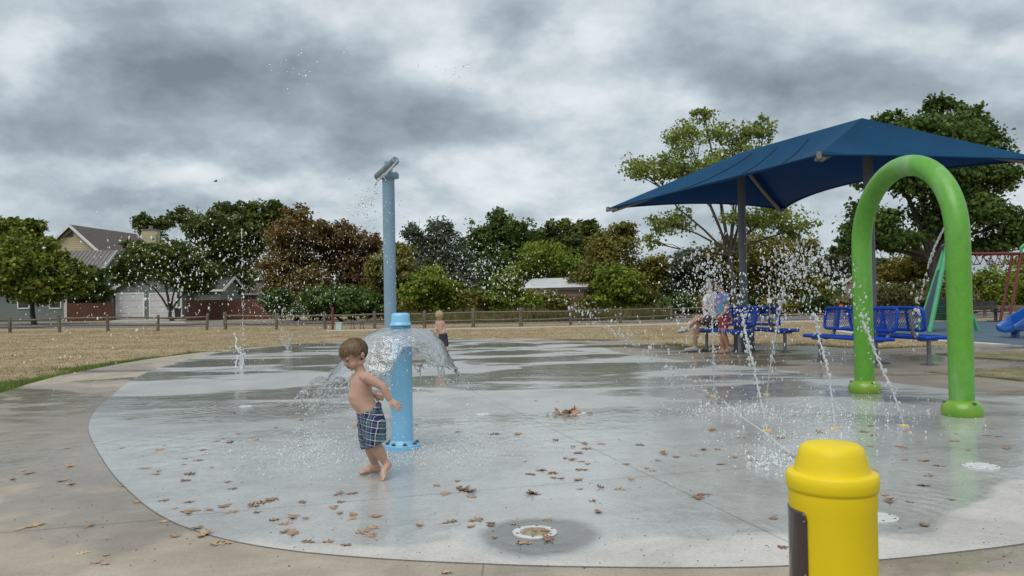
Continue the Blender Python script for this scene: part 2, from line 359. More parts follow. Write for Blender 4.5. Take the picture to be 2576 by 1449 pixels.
g.slab(offs(inner, .004), -.05, .0032); pad = struct(g.build('splash_pad', groove))
def clip(poly, p0, nrm):      # keep the side nrm points to
    out = []
    for i in range(len(poly)):
        a, b = Vector(poly[i]), Vector(poly[(i+1) % len(poly)]); da, db = (a-p0).dot(nrm), (b-p0).dot(nrm)
        if da >= 0: out.append(tuple(a))
        if da*db < 0: out.append(tuple(a+(b-a)*(da/(da-db))))
    return out
panels = [inner]
for (a, b) in (((430, 1302), (1880, 1178)), ((1329, 1052), (1974, 1362))):
    a, b = Vector(P2(*a)), Vector(P2(*b)); t = (b-a).normalized(); nrm = Vector((-t.y, t.x)); nw = []
    for p in panels:
        for s_ in (1, -1):
            c = clip(p, a+nrm*s_*.002, nrm*s_)
            if len(c) > 2: nw.append(c)
    panels = nw
for p in panels:
    g = MB(); g.poly([(q[0], q[1], .005) for q in p]); o = g.build('slab', pad_mat, pad)
    if o.data.polygons[0].normal.z < 0: o.data.flip_normals()
if apron.data.polygons[1].normal.z < 0: apron.data.flip_normals()
# joints in the apron
for (a, b) in (((-300, 1366), (418, 1306)), ((1180, 1690), (1215, 1422)), ((1985, 1364), (2150, 1440))):
    a, b = Vector(P2(*a)), Vector(P2(*b)); t = (b-a).normalized(); nr = Vector((-t.y, t.x))*.0025
    g = MB(); g.poly([(*(a+nr), .003), (*(a-nr), .003), (*(b-nr), .003), (*(b+nr), .003)]); g.build('joint', groove, apron)

def sheet(name, pts, z, mat, thick=.0):
    g = MB()
    if thick: g.slab(pts, z-thick, z)
    else: g.poly([(p[0], p[1], z) for p in pts])
    o = struct(g.build(name, mat)); o.data.update()
    return o
asphalt = pm('asphalt', (.135, .135, .135), (.185, .183, .178), 2.5, .9, bump=.3, bscale=80)
path_m = pm('path_concrete', (.36, .33, .28), (.46, .42, .36), 1.5, .85, bump=.2, bscale=60)
road = [P2(*p) for p in ((-250, 828), (0, 825), (600, 818), (1192, 812), (1650, 807.5), (2050, 801), (2576, 795), (2900, 791), (2900, 781), (2576, 785), (2050, 792.5), (1650, 799), (1192, 803), (600, 807), (0, 812), (-250, 814))]
sheet('road', road, -.04, asphalt)
sheet('driveway', [P2(*p) for p in ((270, 811), (470, 811), (452, 802.5), (286, 802.5))], -.035, path_m)
sw = [(820, 830.5), (1070, 827.5), (1311, 823), (1520, 818.5), (1727, 813.5), (2000, 808), (2120, 806)]
sheet('sidewalk', [P2(*p) for p in sw]+[P2(p[0], p[1]-2.2) for p in sw[::-1]], -.03, path_m, .06)
# rubber play surface with its concrete border
rub = [(2106, 826), (2125, 819), (2190, 814), (2300, 810.5), (2440, 808), (2600, 805)]; rub2 = [(2600, 869.5), (2500, 862), (2390, 856), (2254, 846), (2160, 836), (2120, 831)]
rubp = smooth_closed([P2(*p) for p in rub+rub2], 1)
curb = pm('curb_concrete', (.46, .42, .36), (.55, .51, .45), 2, .85)
cxm = sum(p[0] for p in rubp)/len(rubp); cym = sum(p[1] for p in rubp)/len(rubp)
sheet('play_surface_border', offs(rubp, .32), -.005, curb, .1)
sheet('rubber_play_surface', rubp, .004, pm('blue_rubber', (.05, .085, .125), (.07, .115, .165), 3, .8, bump=.3, bscale=120, r2=.5), .05)
# patches of turf in the paving beside the benches
green_ground = pm('worn_turf', (.10, .115, .045), (.27, .215, .12), 2.2, .9, bump=.6, bscale=40)
turf1 = [P2(*p) for p in ((2352, 891), (2442, 889), (2520, 886), (2640, 882), (2640, 915), (2575, 909), (2442, 900), (2395, 895))]
turf2 = [P2(*p) for p in ((2335, 937.5), (2442, 933), (2575, 926), (2650, 922), (2650, 968), (2575, 960), (2442, 946), (2390, 942))]
sheet('turf_patch', turf1, .02, green_ground, .03); sheet('turf_patch', turf2, .02, green_ground, .03)

# ------------------------------------------------------------------ grass
def tufts(name, pts, h, mat, blades=4, spread=.05, wd=.007, z=-.06):
    pts = np.asarray(pts); n = len(pts)*blades
    base = np.repeat(pts, blades, axis=0)+rng.normal(0, spread, (n, 2)); hh = np.repeat(np.asarray(h)*np.ones(len(pts)), blades)*rng.uniform(.5, 1.25, n)
    an = rng.uniform(0, 2*np.pi, n); lean = rng.normal(0, .35, (n, 2))*hh[:, None]; W = wd*rng.uniform(.6, 1.6, n)
    v = np.zeros((n, 3, 3)); sx, sy = np.cos(an)*W, np.sin(an)*W
    v[:, 0] = np.c_[base[:, 0]-sx, base[:, 1]-sy, np.full(n, z)]; v[:, 1] = np.c_[base[:, 0]+sx, base[:, 1]+sy, np.full(n, z)]
    v[:, 2] = np.c_[base+lean, z+hh]
    return npmesh(name, v.reshape(-1, 3), np.arange(3*n).reshape(-1, 3), mat)
def inside(pt, poly):
    x, y = pt; r = False; j = len(poly)-1
    for i in range(len(poly)):
        xi, yi = poly[i]; xj, yj = poly[j]
        if (yi > y) != (yj > y) and x < (xj-xi)*(y-yi)/(yj-yi)+xi: r = not r
        j = i
    return r
swp = [P2(*p) for p in sw]+[P2(p[0], p[1]-2.2) for p in sw[::-1]]
pts = []
while len(pts) < 15000:
    Y = 9.5+36*random.random()**.8; p = (random.uniform(-.66, .66)*Y, Y)
    if not inside(p, outer) and not inside(p, rubp) and not inside(p, road) and not inside(p, swp): pts.append(p)
dry = leafmat('dry_grass_blade', [(.24, .17, .08), (.38, .28, .14), (.46, .36, .20), (.30, .25, .11)], .3)
tag(tufts('dry_grass', pts, .04, dry, 4, .07, .008), 'dry straw coloured lawn grass around the splash pad', 'grass', kind='stuff')
gm = leafmat('green_grass_blade', [(.07, .14, .02), (.12, .21, .035), (.17, .26, .06), (.22, .24, .08)], .3)
pts = []; hs = []
oe = outer[:14]
for i in range(len(oe)-1):
    a, b = Vector(oe[i]), Vector(oe[i+1]); ln = (b-a).length; nr = Vector((-(b-a).y, (b-a).x)).normalized()
    fade = max(0.07, 1-i/9)
    for k in range(int(ln*420*fade)):
        q = a+(b-a)*random.random(); wv = min(1, max(0, .5+.9*mnoise.noise(Vector((q.x*.8, q.y*.8, 3)))))
        if random.random() > .5+wv: continue
        dd = abs(random.gauss(0, .10+.55*fade*wv+(.22 if i < 4 else 0)))+.02; pts.append(tuple(q+nr*dd)); hs.append((.045+.13*wv)*(1 if dd < .5 else .7)*(.5+.5*fade))
a, b = Vector((-8.9, 10)), Vector(oe[0])
for k in range(500):
    q = a+(b-a)*random.random(); pts.append((q.x-abs(random.gauss(0, .5)), q.y+abs(random.gauss(0, .5)))); hs.append(.1)
tag(tufts('green_grass', pts, hs, gm, 6, .03, .005), 'fresh green grass fringe growing along the concrete edge', 'grass', kind='stuff')
pts = []
for pl, n in ((turf1, 500), (turf2, 900)):
    xs = [p[0] for p in pl]; ys = [p[1] for p in pl]
    while n:
        p = (random.uniform(min(xs), max(xs)), random.uniform(min(ys), max(ys)))
        if inside(p, pl): pts.append(p); n -= 1
for i in range(16, 27):
    a, b = Vector(outer[i]), Vector(outer[i+1]); nr = Vector((-(b-a).y, (b-a).x)).normalized()
    for k in range(int((b-a).length*70)): q = a+(b-a)*random.random()+nr*(abs(random.gauss(0, .25))+.03); pts.append(tuple(q))
tag(tufts('turf_grass', pts, .06, leafmat('turf_blade', [(.09, .115, .03), (.2, .18, .08), (.30, .25, .13), (.07, .12, .025)], .3), 5, .05, .006, z=-.03), 'sparse mixed green and straw turf beside the bench paving', 'grass', kind='stuff')

# ------------------------------------------------------------------ split rail fence
wood = pm('weathered_wood', (.10, .078, .06), (.19, .15, .12), 3, .85, bump=.6, bscale=30, stretch=(6, 6, 1))
FP = [(-100, 838), (25, 837), (150, 836), (271, 834.5), (397, 832.5), (520, 830.5)]
FP2 = [(567, 829.5), (695, 829), (818, 828), (942, 826.5), (1068, 825), (1190, 823), (1310, 821), (1435, 818), (1560, 813), (1688, 807.5), (1820, 803)]
for fp, lab in ((FP, 'weathered split rail fence running in front of the garage driveway'), (FP2, 'weathered split rail fence running in front of the shrubs and reeds')):
    g0 = G(*fp[0]); f = empty('rail_fence', (g0.x, g0.y, -.06), lab, 'fence')
    tops = []
    for k, p in enumerate(fp):
        q = G(p[0], p[1], -.06); h = .86*random.uniform(.93, 1.06); ln = Vector((random.gauss(0, .02), random.gauss(0, .02), 1)).normalized()
        if p[0] in (520, 567): ln = Vector((.07 if p[0] == 520 else -.03, 0, 1)).normalized()
        g = MB(); rs = random.uniform(.075, .095)
        g.tube([q, q+ln*h*.5, q+ln*(h-.03), q+ln*h], [rs, rs, rs*.95, rs*.7], 7); g.build('post', wood, f); tops.append((q, ln, h))
    for k in range(len(tops)-1):
        for fr in (.36, .80):
            (a, la, ha), (b, lb, hb) = tops[k], tops[k+1]; j = .03
            A = a+la*ha*(fr+random.uniform(-j, j)); B = b+lb*hb*(fr+random.uniform(-j, j)); mid = (A+B)/2+Vector((0, 0, random.uniform(-.03, .01)))
            g = MB(); g.tube([A, A.lerp(B, .06), mid, A.lerp(B, .94), B], [.03, .05, .058, .05, .03], 6); g.build('rail', wood, f)
# ================================================================== TREES
bark = pm('bark', (.045, .038, .03), (.10, .085, .068), 3, .9, bump=.8, bscale=14, stretch=(4, 4, 1))
bark_pale = pm('pale_bark', (.13, .11, .085), (.22, .19, .155), 3, .9, bump=.8, bscale=14, stretch=(4, 4, 1))
LM = {
 'maple': leafmat('maple_leaf', [(.06, .11, .016), (.11, .17, .022), (.19, .23, .028), (.25, .25, .03)]),
 'dark': leafmat('dark_leaf', [(0.05214, 0.08225, 0.0189), (0.09508, 0.1351, 0.027), (0.1457, 0.1836, 0.0378)]),
 'deep': leafmat('deep_leaf', [(.034, .072, .016), (.062, .118, .022), (.095, .155, .028), (.125, .175, .034)]),
 'rust': leafmat('rust_leaf', [(0.1188, 0.1026, 0.03024), (0.1782, 0.1242, 0.03888), (0.2214, 0.135, 0.04752), (0.1566, 0.1458, 0.03672)]),
 'red': leafmat('red_leaf', [(.12, .09, .034), (.175, .095, .048), (.20, .115, .056), (.15, .135, .04)]),
 'cedar': leafmat('cedar_leaf', [(0.05521, 0.08372, 0.05265), (0.09662, 0.1322, 0.081), (0.161, 0.1873, 0.1174)]),
 'olive': leafmat('olive_leaf', [(0.1074, 0.1248, 0.0216), (0.1764, 0.1836, 0.0297), (0.23, 0.213, 0.0405), (0.1917, 0.1469, 0.0405)]),
 'bright': leafmat('bright_leaf', [(0.1074, 0.1689, 0.0189), (0.1764, 0.2497, 0.027), (0.2377, 0.3084, 0.0405)]),
 'sparse': leafmat('sparse_leaf', [(.15, .22, .05), (.23, .31, .07), (.32, .38, .10), (.19, .23, .06)], .4),
 'grey': leafmat('greygreen_leaf', [(0.1726, 0.1873, 0.081), (0.253, 0.2534, 0.1113), (0.3451, 0.3195, 0.1518)]),
}
def leaves(centers, radii, n, size, clump, elong=1.5, shell=.5):
    n = int(n*1.7); size = size*.72
    """leaf quads in clumps spread through ellipsoids -> verts, faces"""
    centers = np.asarray(centers); radii = np.asarray(radii)
    vol = radii[:, 0]*radii[:, 1]+radii[:, 1]*radii[:, 2]; p = vol/vol.sum()
    nc = max(8, int(n/clump)); li = rng.choice(len(centers), nc, p=p)
    d = rng.normal(size=(nc, 3)); d /= np.linalg.norm(d, axis=1)[:, None]
    rr = shell+(1-shell)*rng.random(nc)**.8; rr *= 1+rng.normal(0, .10, nc); sp_ = rng.random(nc) < .13; rr[sp_] *= rng.uniform(1.05, 1.42, sp_.sum())
    cc = centers[li]+d*radii[li]*rr[:, None]
    sc = radii[li].mean(axis=1)
    idx = rng.integers(0, nc, n); off = rng.normal(size=(n, 3))*np.minimum(.30, .13*sc[idx]+.07)[:, None]*np.array([1.15, 1.15, .72])
    c = cc[idx]+off
    nm = d[idx]*.6+rng.normal(0, .8, (n, 3))+np.array([0, 0, .55]); nm /= np.linalg.norm(nm, axis=1)[:, None]
    t = rng.normal(size=(n, 3)); t -= (t*nm).sum(1)[:, None]*nm; t /= np.linalg.norm(t, axis=1)[:, None]; b = np.cross(nm, t)
    s = size*rng.uniform(.55, 1.3, n)[:, None]
    droop = nm*s*-.18
    v = np.stack([c-t*s*elong*.5+droop, c+b*s*.5, c+t*s*elong*.5+droop, c-b*s*.5], axis=1)
    return v.reshape(-1, 3), np.arange(4*n).reshape(-1, 4)
def limbs(g, base, lobes, r0, fork, seed, twigs=3):
    rd = random.Random(seed)
    top = Vector(fork)
    g.tube([base, base.lerp(top, .12), base.lerp(top, .5)+Vector((rd.gauss(0, .08), rd.gauss(0, .08), 0)), top], [r0*1.45, r0*1.05, r0*.9, r0*.75], 9)
    for c, rad in lobes:
        c = Vector(c); mid = top.lerp(c, .5)+Vector((rd.gauss(0, .3), rd.gauss(0, .3), rd.uniform(-.1, .5)))
        g.tube([top-(top-base).normalized()*.1, top.lerp(mid, .5)+Vector((0, 0, .1)), mid, c], [r0*.62, r0*.45, r0*.33, r0*.12], 6)
        for _ in range(twigs):
            e = c+Vector((rd.gauss(0, rad[0]*.5), rd.gauss(0, rad[1]*.5), rd.gauss(.2, rad[2]*.45)))
            s_ = mid.lerp(c, rd.random()); g.tube([s_, s_.lerp(e, .5)+Vector((rd.gauss(0, .12), rd.gauss(0, .12), .12)), e], [r0*.2, r0*.13, r0*.04], 5)
def tree(name, label, cat, trunk_x, Y, lobes, kind, n, size, clump=28, r0=.16, fork=.35, group=None, depth=1.0, elong=1.5, shell=.45, brk=None, twigs=3, seedx=0, fork_px=None):
    base = V(trunk_x, 700, Y); base.z = -.08
    C = []; Rd = []
    for k, (px, py, rx, ry) in enumerate(lobes):
        a = rx*Y/FPX; yo = (((k*37+seedx) % 11)/10-.5)*1.1*a*depth
        c = V(px, py, Y+yo); rz_ = ry*Y/FPX; C.append(tuple(c)); Rd.append((a*.8, a*depth*.75, rz_*.8))
        rq = random.Random(int(px*7+py)); nsub = 5
        for q_ in range(nsub):
            d_ = Vector((rq.gauss(0, 1), rq.gauss(0, 1), rq.gauss(.15, 1))).normalized(); k_ = rq.uniform(.30, .50)
            C.append((c.x+d_.x*a*.68, c.y+d_.y*a*depth*.6, c.z+d_.z*rz_*.70)); Rd.append((a*k_, a*k_, rz_*k_*1.05))
    t = empty(name, base, label, cat, group)
    zc = np.mean([c[2] for c in C]); g = MB()
    fk = Vector((base.x*(1-.25)+np.mean([c[0] for c in C])*.25, base.y, max(.6, zc*fork))) if fork_px is None else V(fork_px[0], fork_px[1], Y)
    limbs(g, base, list(zip(C, Rd))[::6], r0, fk, int(trunk_x)+int(Y), twigs)
    g.build('trunk', brk or bark, t, 60)
    v, f = leaves(C, Rd, n, size, clump, elong, shell)
    keep = v.reshape(-1, 4, 3)[:, :, 2].min(axis=1) > .02
    v = v.reshape(-1, 4, 3)[keep].reshape(-1, 3); f = np.arange(len(v)).reshape(-1, 4)
    npmesh('crown', v, f, LM[kind], t)
    return t
TR = 'trees and shrubs beyond the rail fence'
tree('maple_tree', 'yellowish green maple standing by the pale green house wall', 'tree', 85, 62, [(50, 645, 108, 80), (160, 690, 60, 56), (5, 592, 75, 55), (105, 722, 105, 44), (-70, 660, 90, 90), (70, 588, 45, 38)], 'maple', 12000, .34, group=TR, r0=.2, fork=.3)
tree('garage_tree', 'round dark green tree with forked trunk before the white garage doors', 'tree', 432, 66, [(400, 660, 92, 48), (322, 684, 58, 40), (478, 682, 76, 46), (440, 632, 60, 34), (350, 630, 50, 26), (505, 720, 36, 24)], 'dark', 11000, .3, group=TR, r0=.17, fork=.42, fork_px=(428, 782))
tree('dark_yard_tree', 'very dark low tree between the maple and the garage', 'tree', 225, 75.5, [(228, 705, 40, 34), (250, 735, 34, 24), (195, 742, 34, 24)], 'deep', 4200, .3, group=TR, r0=.12)
tree('tall_tree', 'tall dark green tree rising above the brown roofs', 'tree', 565, 84, [(545, 580, 95, 62), (470, 545, 46, 30), (640, 590, 80, 80), (630, 535, 44, 36), (575, 680, 100, 84), (690, 545, 40, 40), (560, 525, 30, 26)], 'dark', 12500, .38, group=TR, r0=.3)
tree('distant_tree', 'small loose tree showing behind the yellow chimney', 'tree', 380, 100, [(355, 560, 28, 22), (405, 560, 28, 20), (380, 580, 45, 26)], 'dark', 2200, .34, group=TR, r0=.2, clump=22)
tree('rust_tree', 'tree with rust and orange autumn foliage beside the red one', 'tree', 745, 60, [(745, 580, 66, 56), (715, 660, 74, 80), (790, 640, 60, 76), (760, 730, 95, 58), (700, 600, 40, 40)], 'rust', 12000, .26, group=TR, r0=.2)
tree('red_tree', 'tree with reddish brown autumn crown left of the tall spray pole', 'tree', 885, 62, [(880, 598, 52, 36), (850, 650, 60, 56), (925, 640, 44, 52), (905, 690, 62, 50), (830, 590, 26, 22)], 'red', 8500, .25, group=TR, r0=.17)
tree('dark_shrub', 'dense dark green shrub at the foot of the rust coloured tree', 'shrub', 860, 52, [(850, 755, 95, 42), (930, 765, 62, 32), (790, 770, 46, 30), (690, 755, 40, 30)], 'deep', 7500, .24, group=TR, r0=.09, fork=.4)
tree('olive_shrub', 'olive green shrub standing right behind the tall spray pole', 'shrub', 985, 54, [(980, 680, 62, 66), (960, 740, 60, 50), (1010, 640, 36, 40)], 'olive', 6500, .24, group=TR, r0=.1)
tree('cedar_tree', 'grey green cedar with ragged top right of the spray pole', 'tree', 1095, 64, [(1038, 600, 34, 48), (1100, 590, 40, 44), (1130, 655, 70, 62), (1060, 670, 66, 60), (1160, 710, 60, 50)], 'cedar', 10500, .22, group=TR, r0=.18, clump=20)
tree('oak_tree', 'tallest dark oak in the middle of the tree line', 'tree', 1260, 74, [(1275, 575, 56, 44), (1215, 600, 52, 46), (1325, 630, 56, 62), (1265, 670, 95, 74), (1180, 640, 44, 50)], 'deep', 11000, .32, group=TR, r0=.28)
tree('broad_tree', 'broad dark tree with double crown left of the white roofed house', 'tree', 1430, 78, [(1415, 592, 52, 44), (1484, 582, 40, 36), (1370, 606, 40, 36), (1440, 650, 90, 60)], 'dark', 9000, .32, group=TR, r0=.26)
tree('round_shrub_tree', 'mid green round topped tree above the white metal roof', 'tree', 1385, 66, [(1365, 650, 64, 44), (1420, 672, 60, 36), (1330, 680, 46, 30)], 'bright', 7500, .25, group=TR, r0=.14, fork=.6)
tree('olive_tree', 'olive brown thin crowned tree behind the bright green shrub', 'tree', 1570, 60, [(1545, 630, 70, 52), (1610, 690, 80, 56), (1495, 690, 60, 56), (1560, 585, 46, 26), (1660, 720, 60, 50)], 'olive', 11500, .23, group=TR, r0=.16, clump=20)
tree('bright_shrub', 'bright green rounded shrub beside the red picket fence', 'shrub', 1555, 50, [(1560, 705, 62, 42), (1535, 745, 50, 34), (1590, 750, 44, 30)], 'bright', 6500, .21, group=TR, r0=.08)
tree('light_shrub', 'light green shrub just right of the tall spray pole', 'shrub', 1085, 50, [(1085, 710, 52, 40), (1060, 750, 58, 34), (1130, 745, 46, 34)], 'bright', 6500, .21, group=TR, r0=.08)
tree('upright_shrub', 'small upright light green shrub left of the white roofed house', 'shrub', 1272, 50, [(1272, 715, 36, 40), (1260, 755, 46, 28), (1300, 755, 36, 26)], 'bright', 4500, .2, group=TR, r0=.07)
tree('low_shrub', 'low dull green shrub between the two light green shrubs', 'shrub', 1190, 51, [(1185, 755, 52, 28), (1225, 765, 30, 22)], 'olive', 3200, .2, group=TR, r0=.06)
tree('side_shrub', 'dull shrub leaning against the tan wall of the white roofed house', 'shrub', 1365, 53, [(1350, 755, 46, 28), (1395, 765, 38, 22)], 'olive', 3200, .2, group=TR, r0=.06)
tree('cottonwood_tree', 'thin yellow green tree with open crown behind the blue canopy', 'tree', 1846, 48, [(1735, 345, 62, 50), (1840, 335, 70, 44), (1615, 425, 70, 34), (1700, 420, 76, 46), (1925, 325, 34, 42), (1690, 565, 70, 40), (1930, 545, 110, 36), (1800, 430, 110, 60), (1770, 290, 36, 20), (2010, 575, 54, 26), (1640, 610, 34, 26), (1880, 420, 80, 60)], 'sparse', 8200, .23, clump=8, r0=.16, elong=1.25, shell=.2, brk=bark, twigs=7, fork_px=(1835, 640), group=TR)
tree('screen_tree', 'olive green tree mass behind the standing girl and canopy post', 'tree', 1905, 58, [(1895, 640, 105, 70), (1985, 650, 80, 62), (1840, 700, 110, 56), (1960, 720, 90, 50), (2050, 720, 50, 40)], 'olive', 12500, .25, group=TR, r0=.16)
tree('left_screen_tree', 'dull green tree left of the seated woman beyond the road', 'tree', 1740, 60, [(1740, 660, 66, 50), (1700, 715, 70, 46), (1790, 720, 60, 44)], 'cedar', 7500, .25, group=TR, r0=.15)
tree('shade_tree', 'large dense dark green shade tree behind the green arch', 'tree', 2347, 42, [(2360, 330, 130, 62), (2290, 420, 150, 80), (2450, 440, 110, 90), (2190, 560, 90, 56), (2400, 540, 140, 70), (2490, 370, 54, 66), (2250, 610, 90, 22), (2520, 570, 70, 60), (2370, 265, 40, 30), (2480, 620, 60, 26), (2140, 620, 50, 26), (2440, 300, 40, 44), (2240, 320, 50, 44)], 'deep', 26000, .23, clump=30, group=TR, r0=.30, fork_px=(2345, 655), twigs=5, shell=.35)
tree('play_shrub', 'green shrub under the shade tree left of the climbing frame', 'shrub', 2300, 50, [(2300, 665, 66, 34), (2250, 690, 60, 26)], 'olive', 4500, .2, group=TR, r0=.08)
tree('swing_shrub', 'bright leafy shrubs behind the maroon overhead ladder', 'shrub', 2500, 52, [(2500, 715, 70, 60), (2580, 700, 66, 70), (2440, 745, 40, 36), (2640, 720, 60, 60)], 'bright', 8500, .21, group=TR, r0=.1)
tree('grey_shrub', 'grey green feathery shrub behind the far end of the blue benches', 'shrub', 2200, 49, [(2200, 750, 60, 30), (2270, 745, 62, 32), (2350, 750, 60, 32), (2420, 755, 46, 28), (2140, 760, 46, 24)], 'grey', 8500, .17, group=TR, r0=.05)
tree('far_dark_tree', 'far dark tree seen between olive trees and shade tree', 'tree', 2120, 84, [(2110, 665, 56, 28), (2225, 670, 44, 24), (2060, 690, 50, 30)], 'cedar', 4500, .34, group=TR, r0=.2)
for k, (px, py, rx, ry, kd, lab) in enumerate(((1030, 775, 40, 22, 'olive', 'low olive bush in the hedge right of the spray pole'), (1140, 772, 40, 26, 'bright', 'low fresh green bush in the hedge beyond the small boy'), (1225, 745, 40, 34, 'deep', 'dark bush in the hedge behind the upright shrub'), (1320, 768, 40, 26, 'bright', 'low fresh green bush before the tan house wall'), (1480, 765, 30, 20, 'olive', 'small olive bush before the short red fence'), (1620, 760, 50, 30, 'olive', 'low olive bush right of the bright rounded shrub'), (1690, 765, 50, 26, 'deep', 'dark low bush beyond the road left of the woman'), (1780, 765, 50, 26, 'olive', 'olive bush across the road behind the woman'), (1870, 770, 50, 24, 'deep', 'dark bush across the road behind the canopy post'), (1960, 768, 50, 26, 'olive', 'olive bush across the road by the marker pole'), (2050, 765, 50, 26, 'deep', 'dark bush across the road left of the hydrant'))):
    tree('hedge_bush', lab, 'shrub', px, 50+k % 3, [(px, py, rx, ry), (px+rx*.6, py+6, rx*.6, ry*.7)], kd, 2000, .2, group=TR, r0=.05)
# the wood behind all of these reads as one mass
C = []; Rd = []
for k in range(34):
    px = -150+k*84+random.uniform(-25, 25); Y = random.uniform(100, 116); ht = random.uniform(690, 722)
    if 130 < px < 260: continue
    C.append(tuple(V(px, ht+26, Y))); Rd.append((2.6, 2.2, 2.9))
v, f = leaves(C, Rd, 17000, .5, 26, shell=.2)
tag(npmesh('distant_woods', v, f, LM['dark']), 'dark mass of distant woods closing the gaps between trees', 'woods', kind='stuff')
# reeds and dry stalks behind the fence
pts = []
for k in range(3400):
    px = random.uniform(985, 1680); Y = random.uniform(44.5, 48); q = V(px, 800, Y); pts.append((q.x, q.y))
hs = [.25+.85*max(0, .4+.7*mnoise.noise(Vector((p[0]*.5, p[1]*.5, 2)))) for p in pts]
tag(tufts('reeds', pts, hs, leafmat('reed', [(.10, .12, .035), (.15, .16, .05), (.26, .22, .11), (.08, .11, .025)], .3), 4, .16, .018), 'tall reeds and dry stalks growing behind the rail fence', 'reeds', kind='stuff')
# low understorey filling the foot of the tree line
C = []; Rd = []
for k in range(60):
    px = 690+k*24+random.uniform(-10, 10); Y = random.uniform(54, 62)
    if 1330 < px < 1540: continue
    C.append(tuple(V(px, random.uniform(768, 785), Y))); Rd.append((1.1, .9, random.uniform(.5, .95)))
for k in range(24):
    px = 2060+k*26; Y = random.uniform(54, 58); C.append(tuple(V(px, random.uniform(758, 770), Y))); Rd.append((1.0, .9, .6))
v, f = leaves(C, Rd, 15000, .2, 22, shell=.1)
tag(npmesh('undergrowth', v, f, LM['deep']), 'dark undergrowth along the foot of the tree line', 'undergrowth', kind='stuff')
# ================================================================== HOUSES
sage = pm('sage_siding', (.125, .148, .136), (.15, .172, .16), 1.5, .7)
cream = pm('cream_siding', (.42, .37, .22), (.48, .42, .26), 1.5, .7)
tan = pm('tan_wall', (.30, .24, .18), (.36, .30, .23), 1.5, .8)
white = pm('white_trim', (.62, .62, .61), (.70, .70, .69), 2, .6)
garage_white = pm('garage_door_white', (.50, .50, .51), (.56, .56, .57), 1, .6)
shingle = pm('brown_shingle', (.085, .068, .06), (.125, .10, .09), 4, .9, bump=.5, bscale=20)
shingle_d = pm('dark_shingle', (.055, .05, .05), (.08, .072, .07), 4, .9, bump=.5, bscale=20)
metal_roof = pm('standing_seam', (.15, .135, .13), (.19, .175, .165), 2, .55, .2)
metal_white = pm('galvanised_roof', (.60, .61, .62), (.70, .71, .72), 2, .4, .2)
redwood = pm('red_fence_wood', (.095, .04, .027), (.135, .055, .036), 2, .8, bump=.4, bscale=20, stretch=(5, 5, 1))
glass_d = pm('window_glass', (.02, .024, .028), (.035, .04, .045), 3, .1)
def siding(g, O, U, nrm, spans, z0, z1, bh=.2):
    """lapped boards: spans(z) -> (u0,u1)"""
    z = z0
    while z < z1-.02:
        zt = min(z+bh, z1); a0, a1 = spans(z); b0, b1 = spans(zt)
        P = [O+U*a0+nrm*.028+Vector((0, 0, z)), O+U*a1+nrm*.028+Vector((0, 0, z)), O+U*b1+nrm*.004+Vector((0, 0, zt)), O+U*b0+nrm*.004+Vector((0, 0, zt)), O+U*a0+Vector((0, 0, z)), O+U*a1+Vector((0, 0, z))]
        g.add(P, [(0, 1, 2, 3), (4, 5, 1, 0)]); z = zt
def gable_house(name, label, O, U, W, D, ze, zr, wall, roof, fascia, over=.4, ridge_along='depth', parent=None, z0=-.1):
    """front wall from O along U (width W), depth D behind; gable on the front (ridge runs back) or along U"""
    O = Vector(O); U = Vector((U[0], U[1], 0)).normalized(); B = Vector((-U.y, U.x, 0)); nf = -B; Z = lambda z: Vector((0, 0, z))
    h = parent or empty(name, (O.x, O.y, z0), label, 'house')
    g = MB()
    full = lambda z: (0, W)
    if ridge_along == 'depth':
        gab = lambda z: (0, W) if z <= ze else (W/2*(z-ze)/(zr-ze), W-W/2*(z-ze)/(zr-ze))
        siding(g, O, U, nf, gab, z0, zr-.02); siding(g, O+U*W, B, U, lambda z: (0, D), z0, ze)
        g.add([O+Z(z0), O+B*D+Z(z0), O+B*D+Z(ze), O+Z(ze)], [(0, 1, 2, 3)]); g.add([O+B*D+Z(z0), O+B*D+U*W+Z(z0), O+B*D+U*W+Z(ze), O+B*D+U*W/2+Z(zr), O+B*D+Z(ze)], [(0, 1, 2, 3, 4)])
    else:
        siding(g, O, U, nf, full, z0, ze)
        gab = lambda z: (0, D) if z <= ze else (D/2*(z-ze)/(zr-ze), D-D/2*(z-ze)/(zr-ze))
        siding(g, O+U*W, B, U, gab, z0, zr-.02)
        g.add([O+B*D+Z(z0), O+B*D+U*W+Z(z0), O+B*D+U*W+Z(ze), O+B*D+Z(ze)], [(0, 1, 2, 3)]); g.add([O+Z(z0), O+B*D+Z(z0), O+B*D+Z(ze), O+B*D*.5+Z(zr), O+Z(ze)], [(0, 1, 2, 3, 4)])
    g.build('wall', wall, h)
    th = .14; g = MB(); gt = MB()
    span, A, Bv, ln = (W, U, B, D) if ridge_along == 'depth' else (D, B, U, W)
    sl = (zr-ze)/(span/2)
    for sgn in (0, 1):
        e0 = O+A*(-over if sgn == 0 else span+over)+Z(ze-over*sl); r0_ = O+A*span/2+Z(zr)
        P = [e0-Bv*over, e0+Bv*(ln+over), r0_+Bv*(ln+over), r0_-Bv*over]
        g.add(P+[p+Z(th) for p in P], [(0, 1, 2, 3), (4, 7, 6, 5), (0, 4, 5, 1), (1, 5, 6, 2), (2, 6, 7, 3), (3, 7, 4, 0)])
        for en in (-over-.03, ln+over+.03): gt.beam(e0+Bv*en+Z(th*.3), r0_+Bv*en+Z(th*.3), .05, .26)
        gt.beam(e0-Bv*over-A*(.03 if sgn == 0 else -.03)+Z(.04), e0+Bv*(ln+over)-A*(.03 if sgn == 0 else -.03)+Z(.04), .05, .2)
    r = g.build('roof', roof, h); gt.build('fascia', fascia, h)
    return h, r
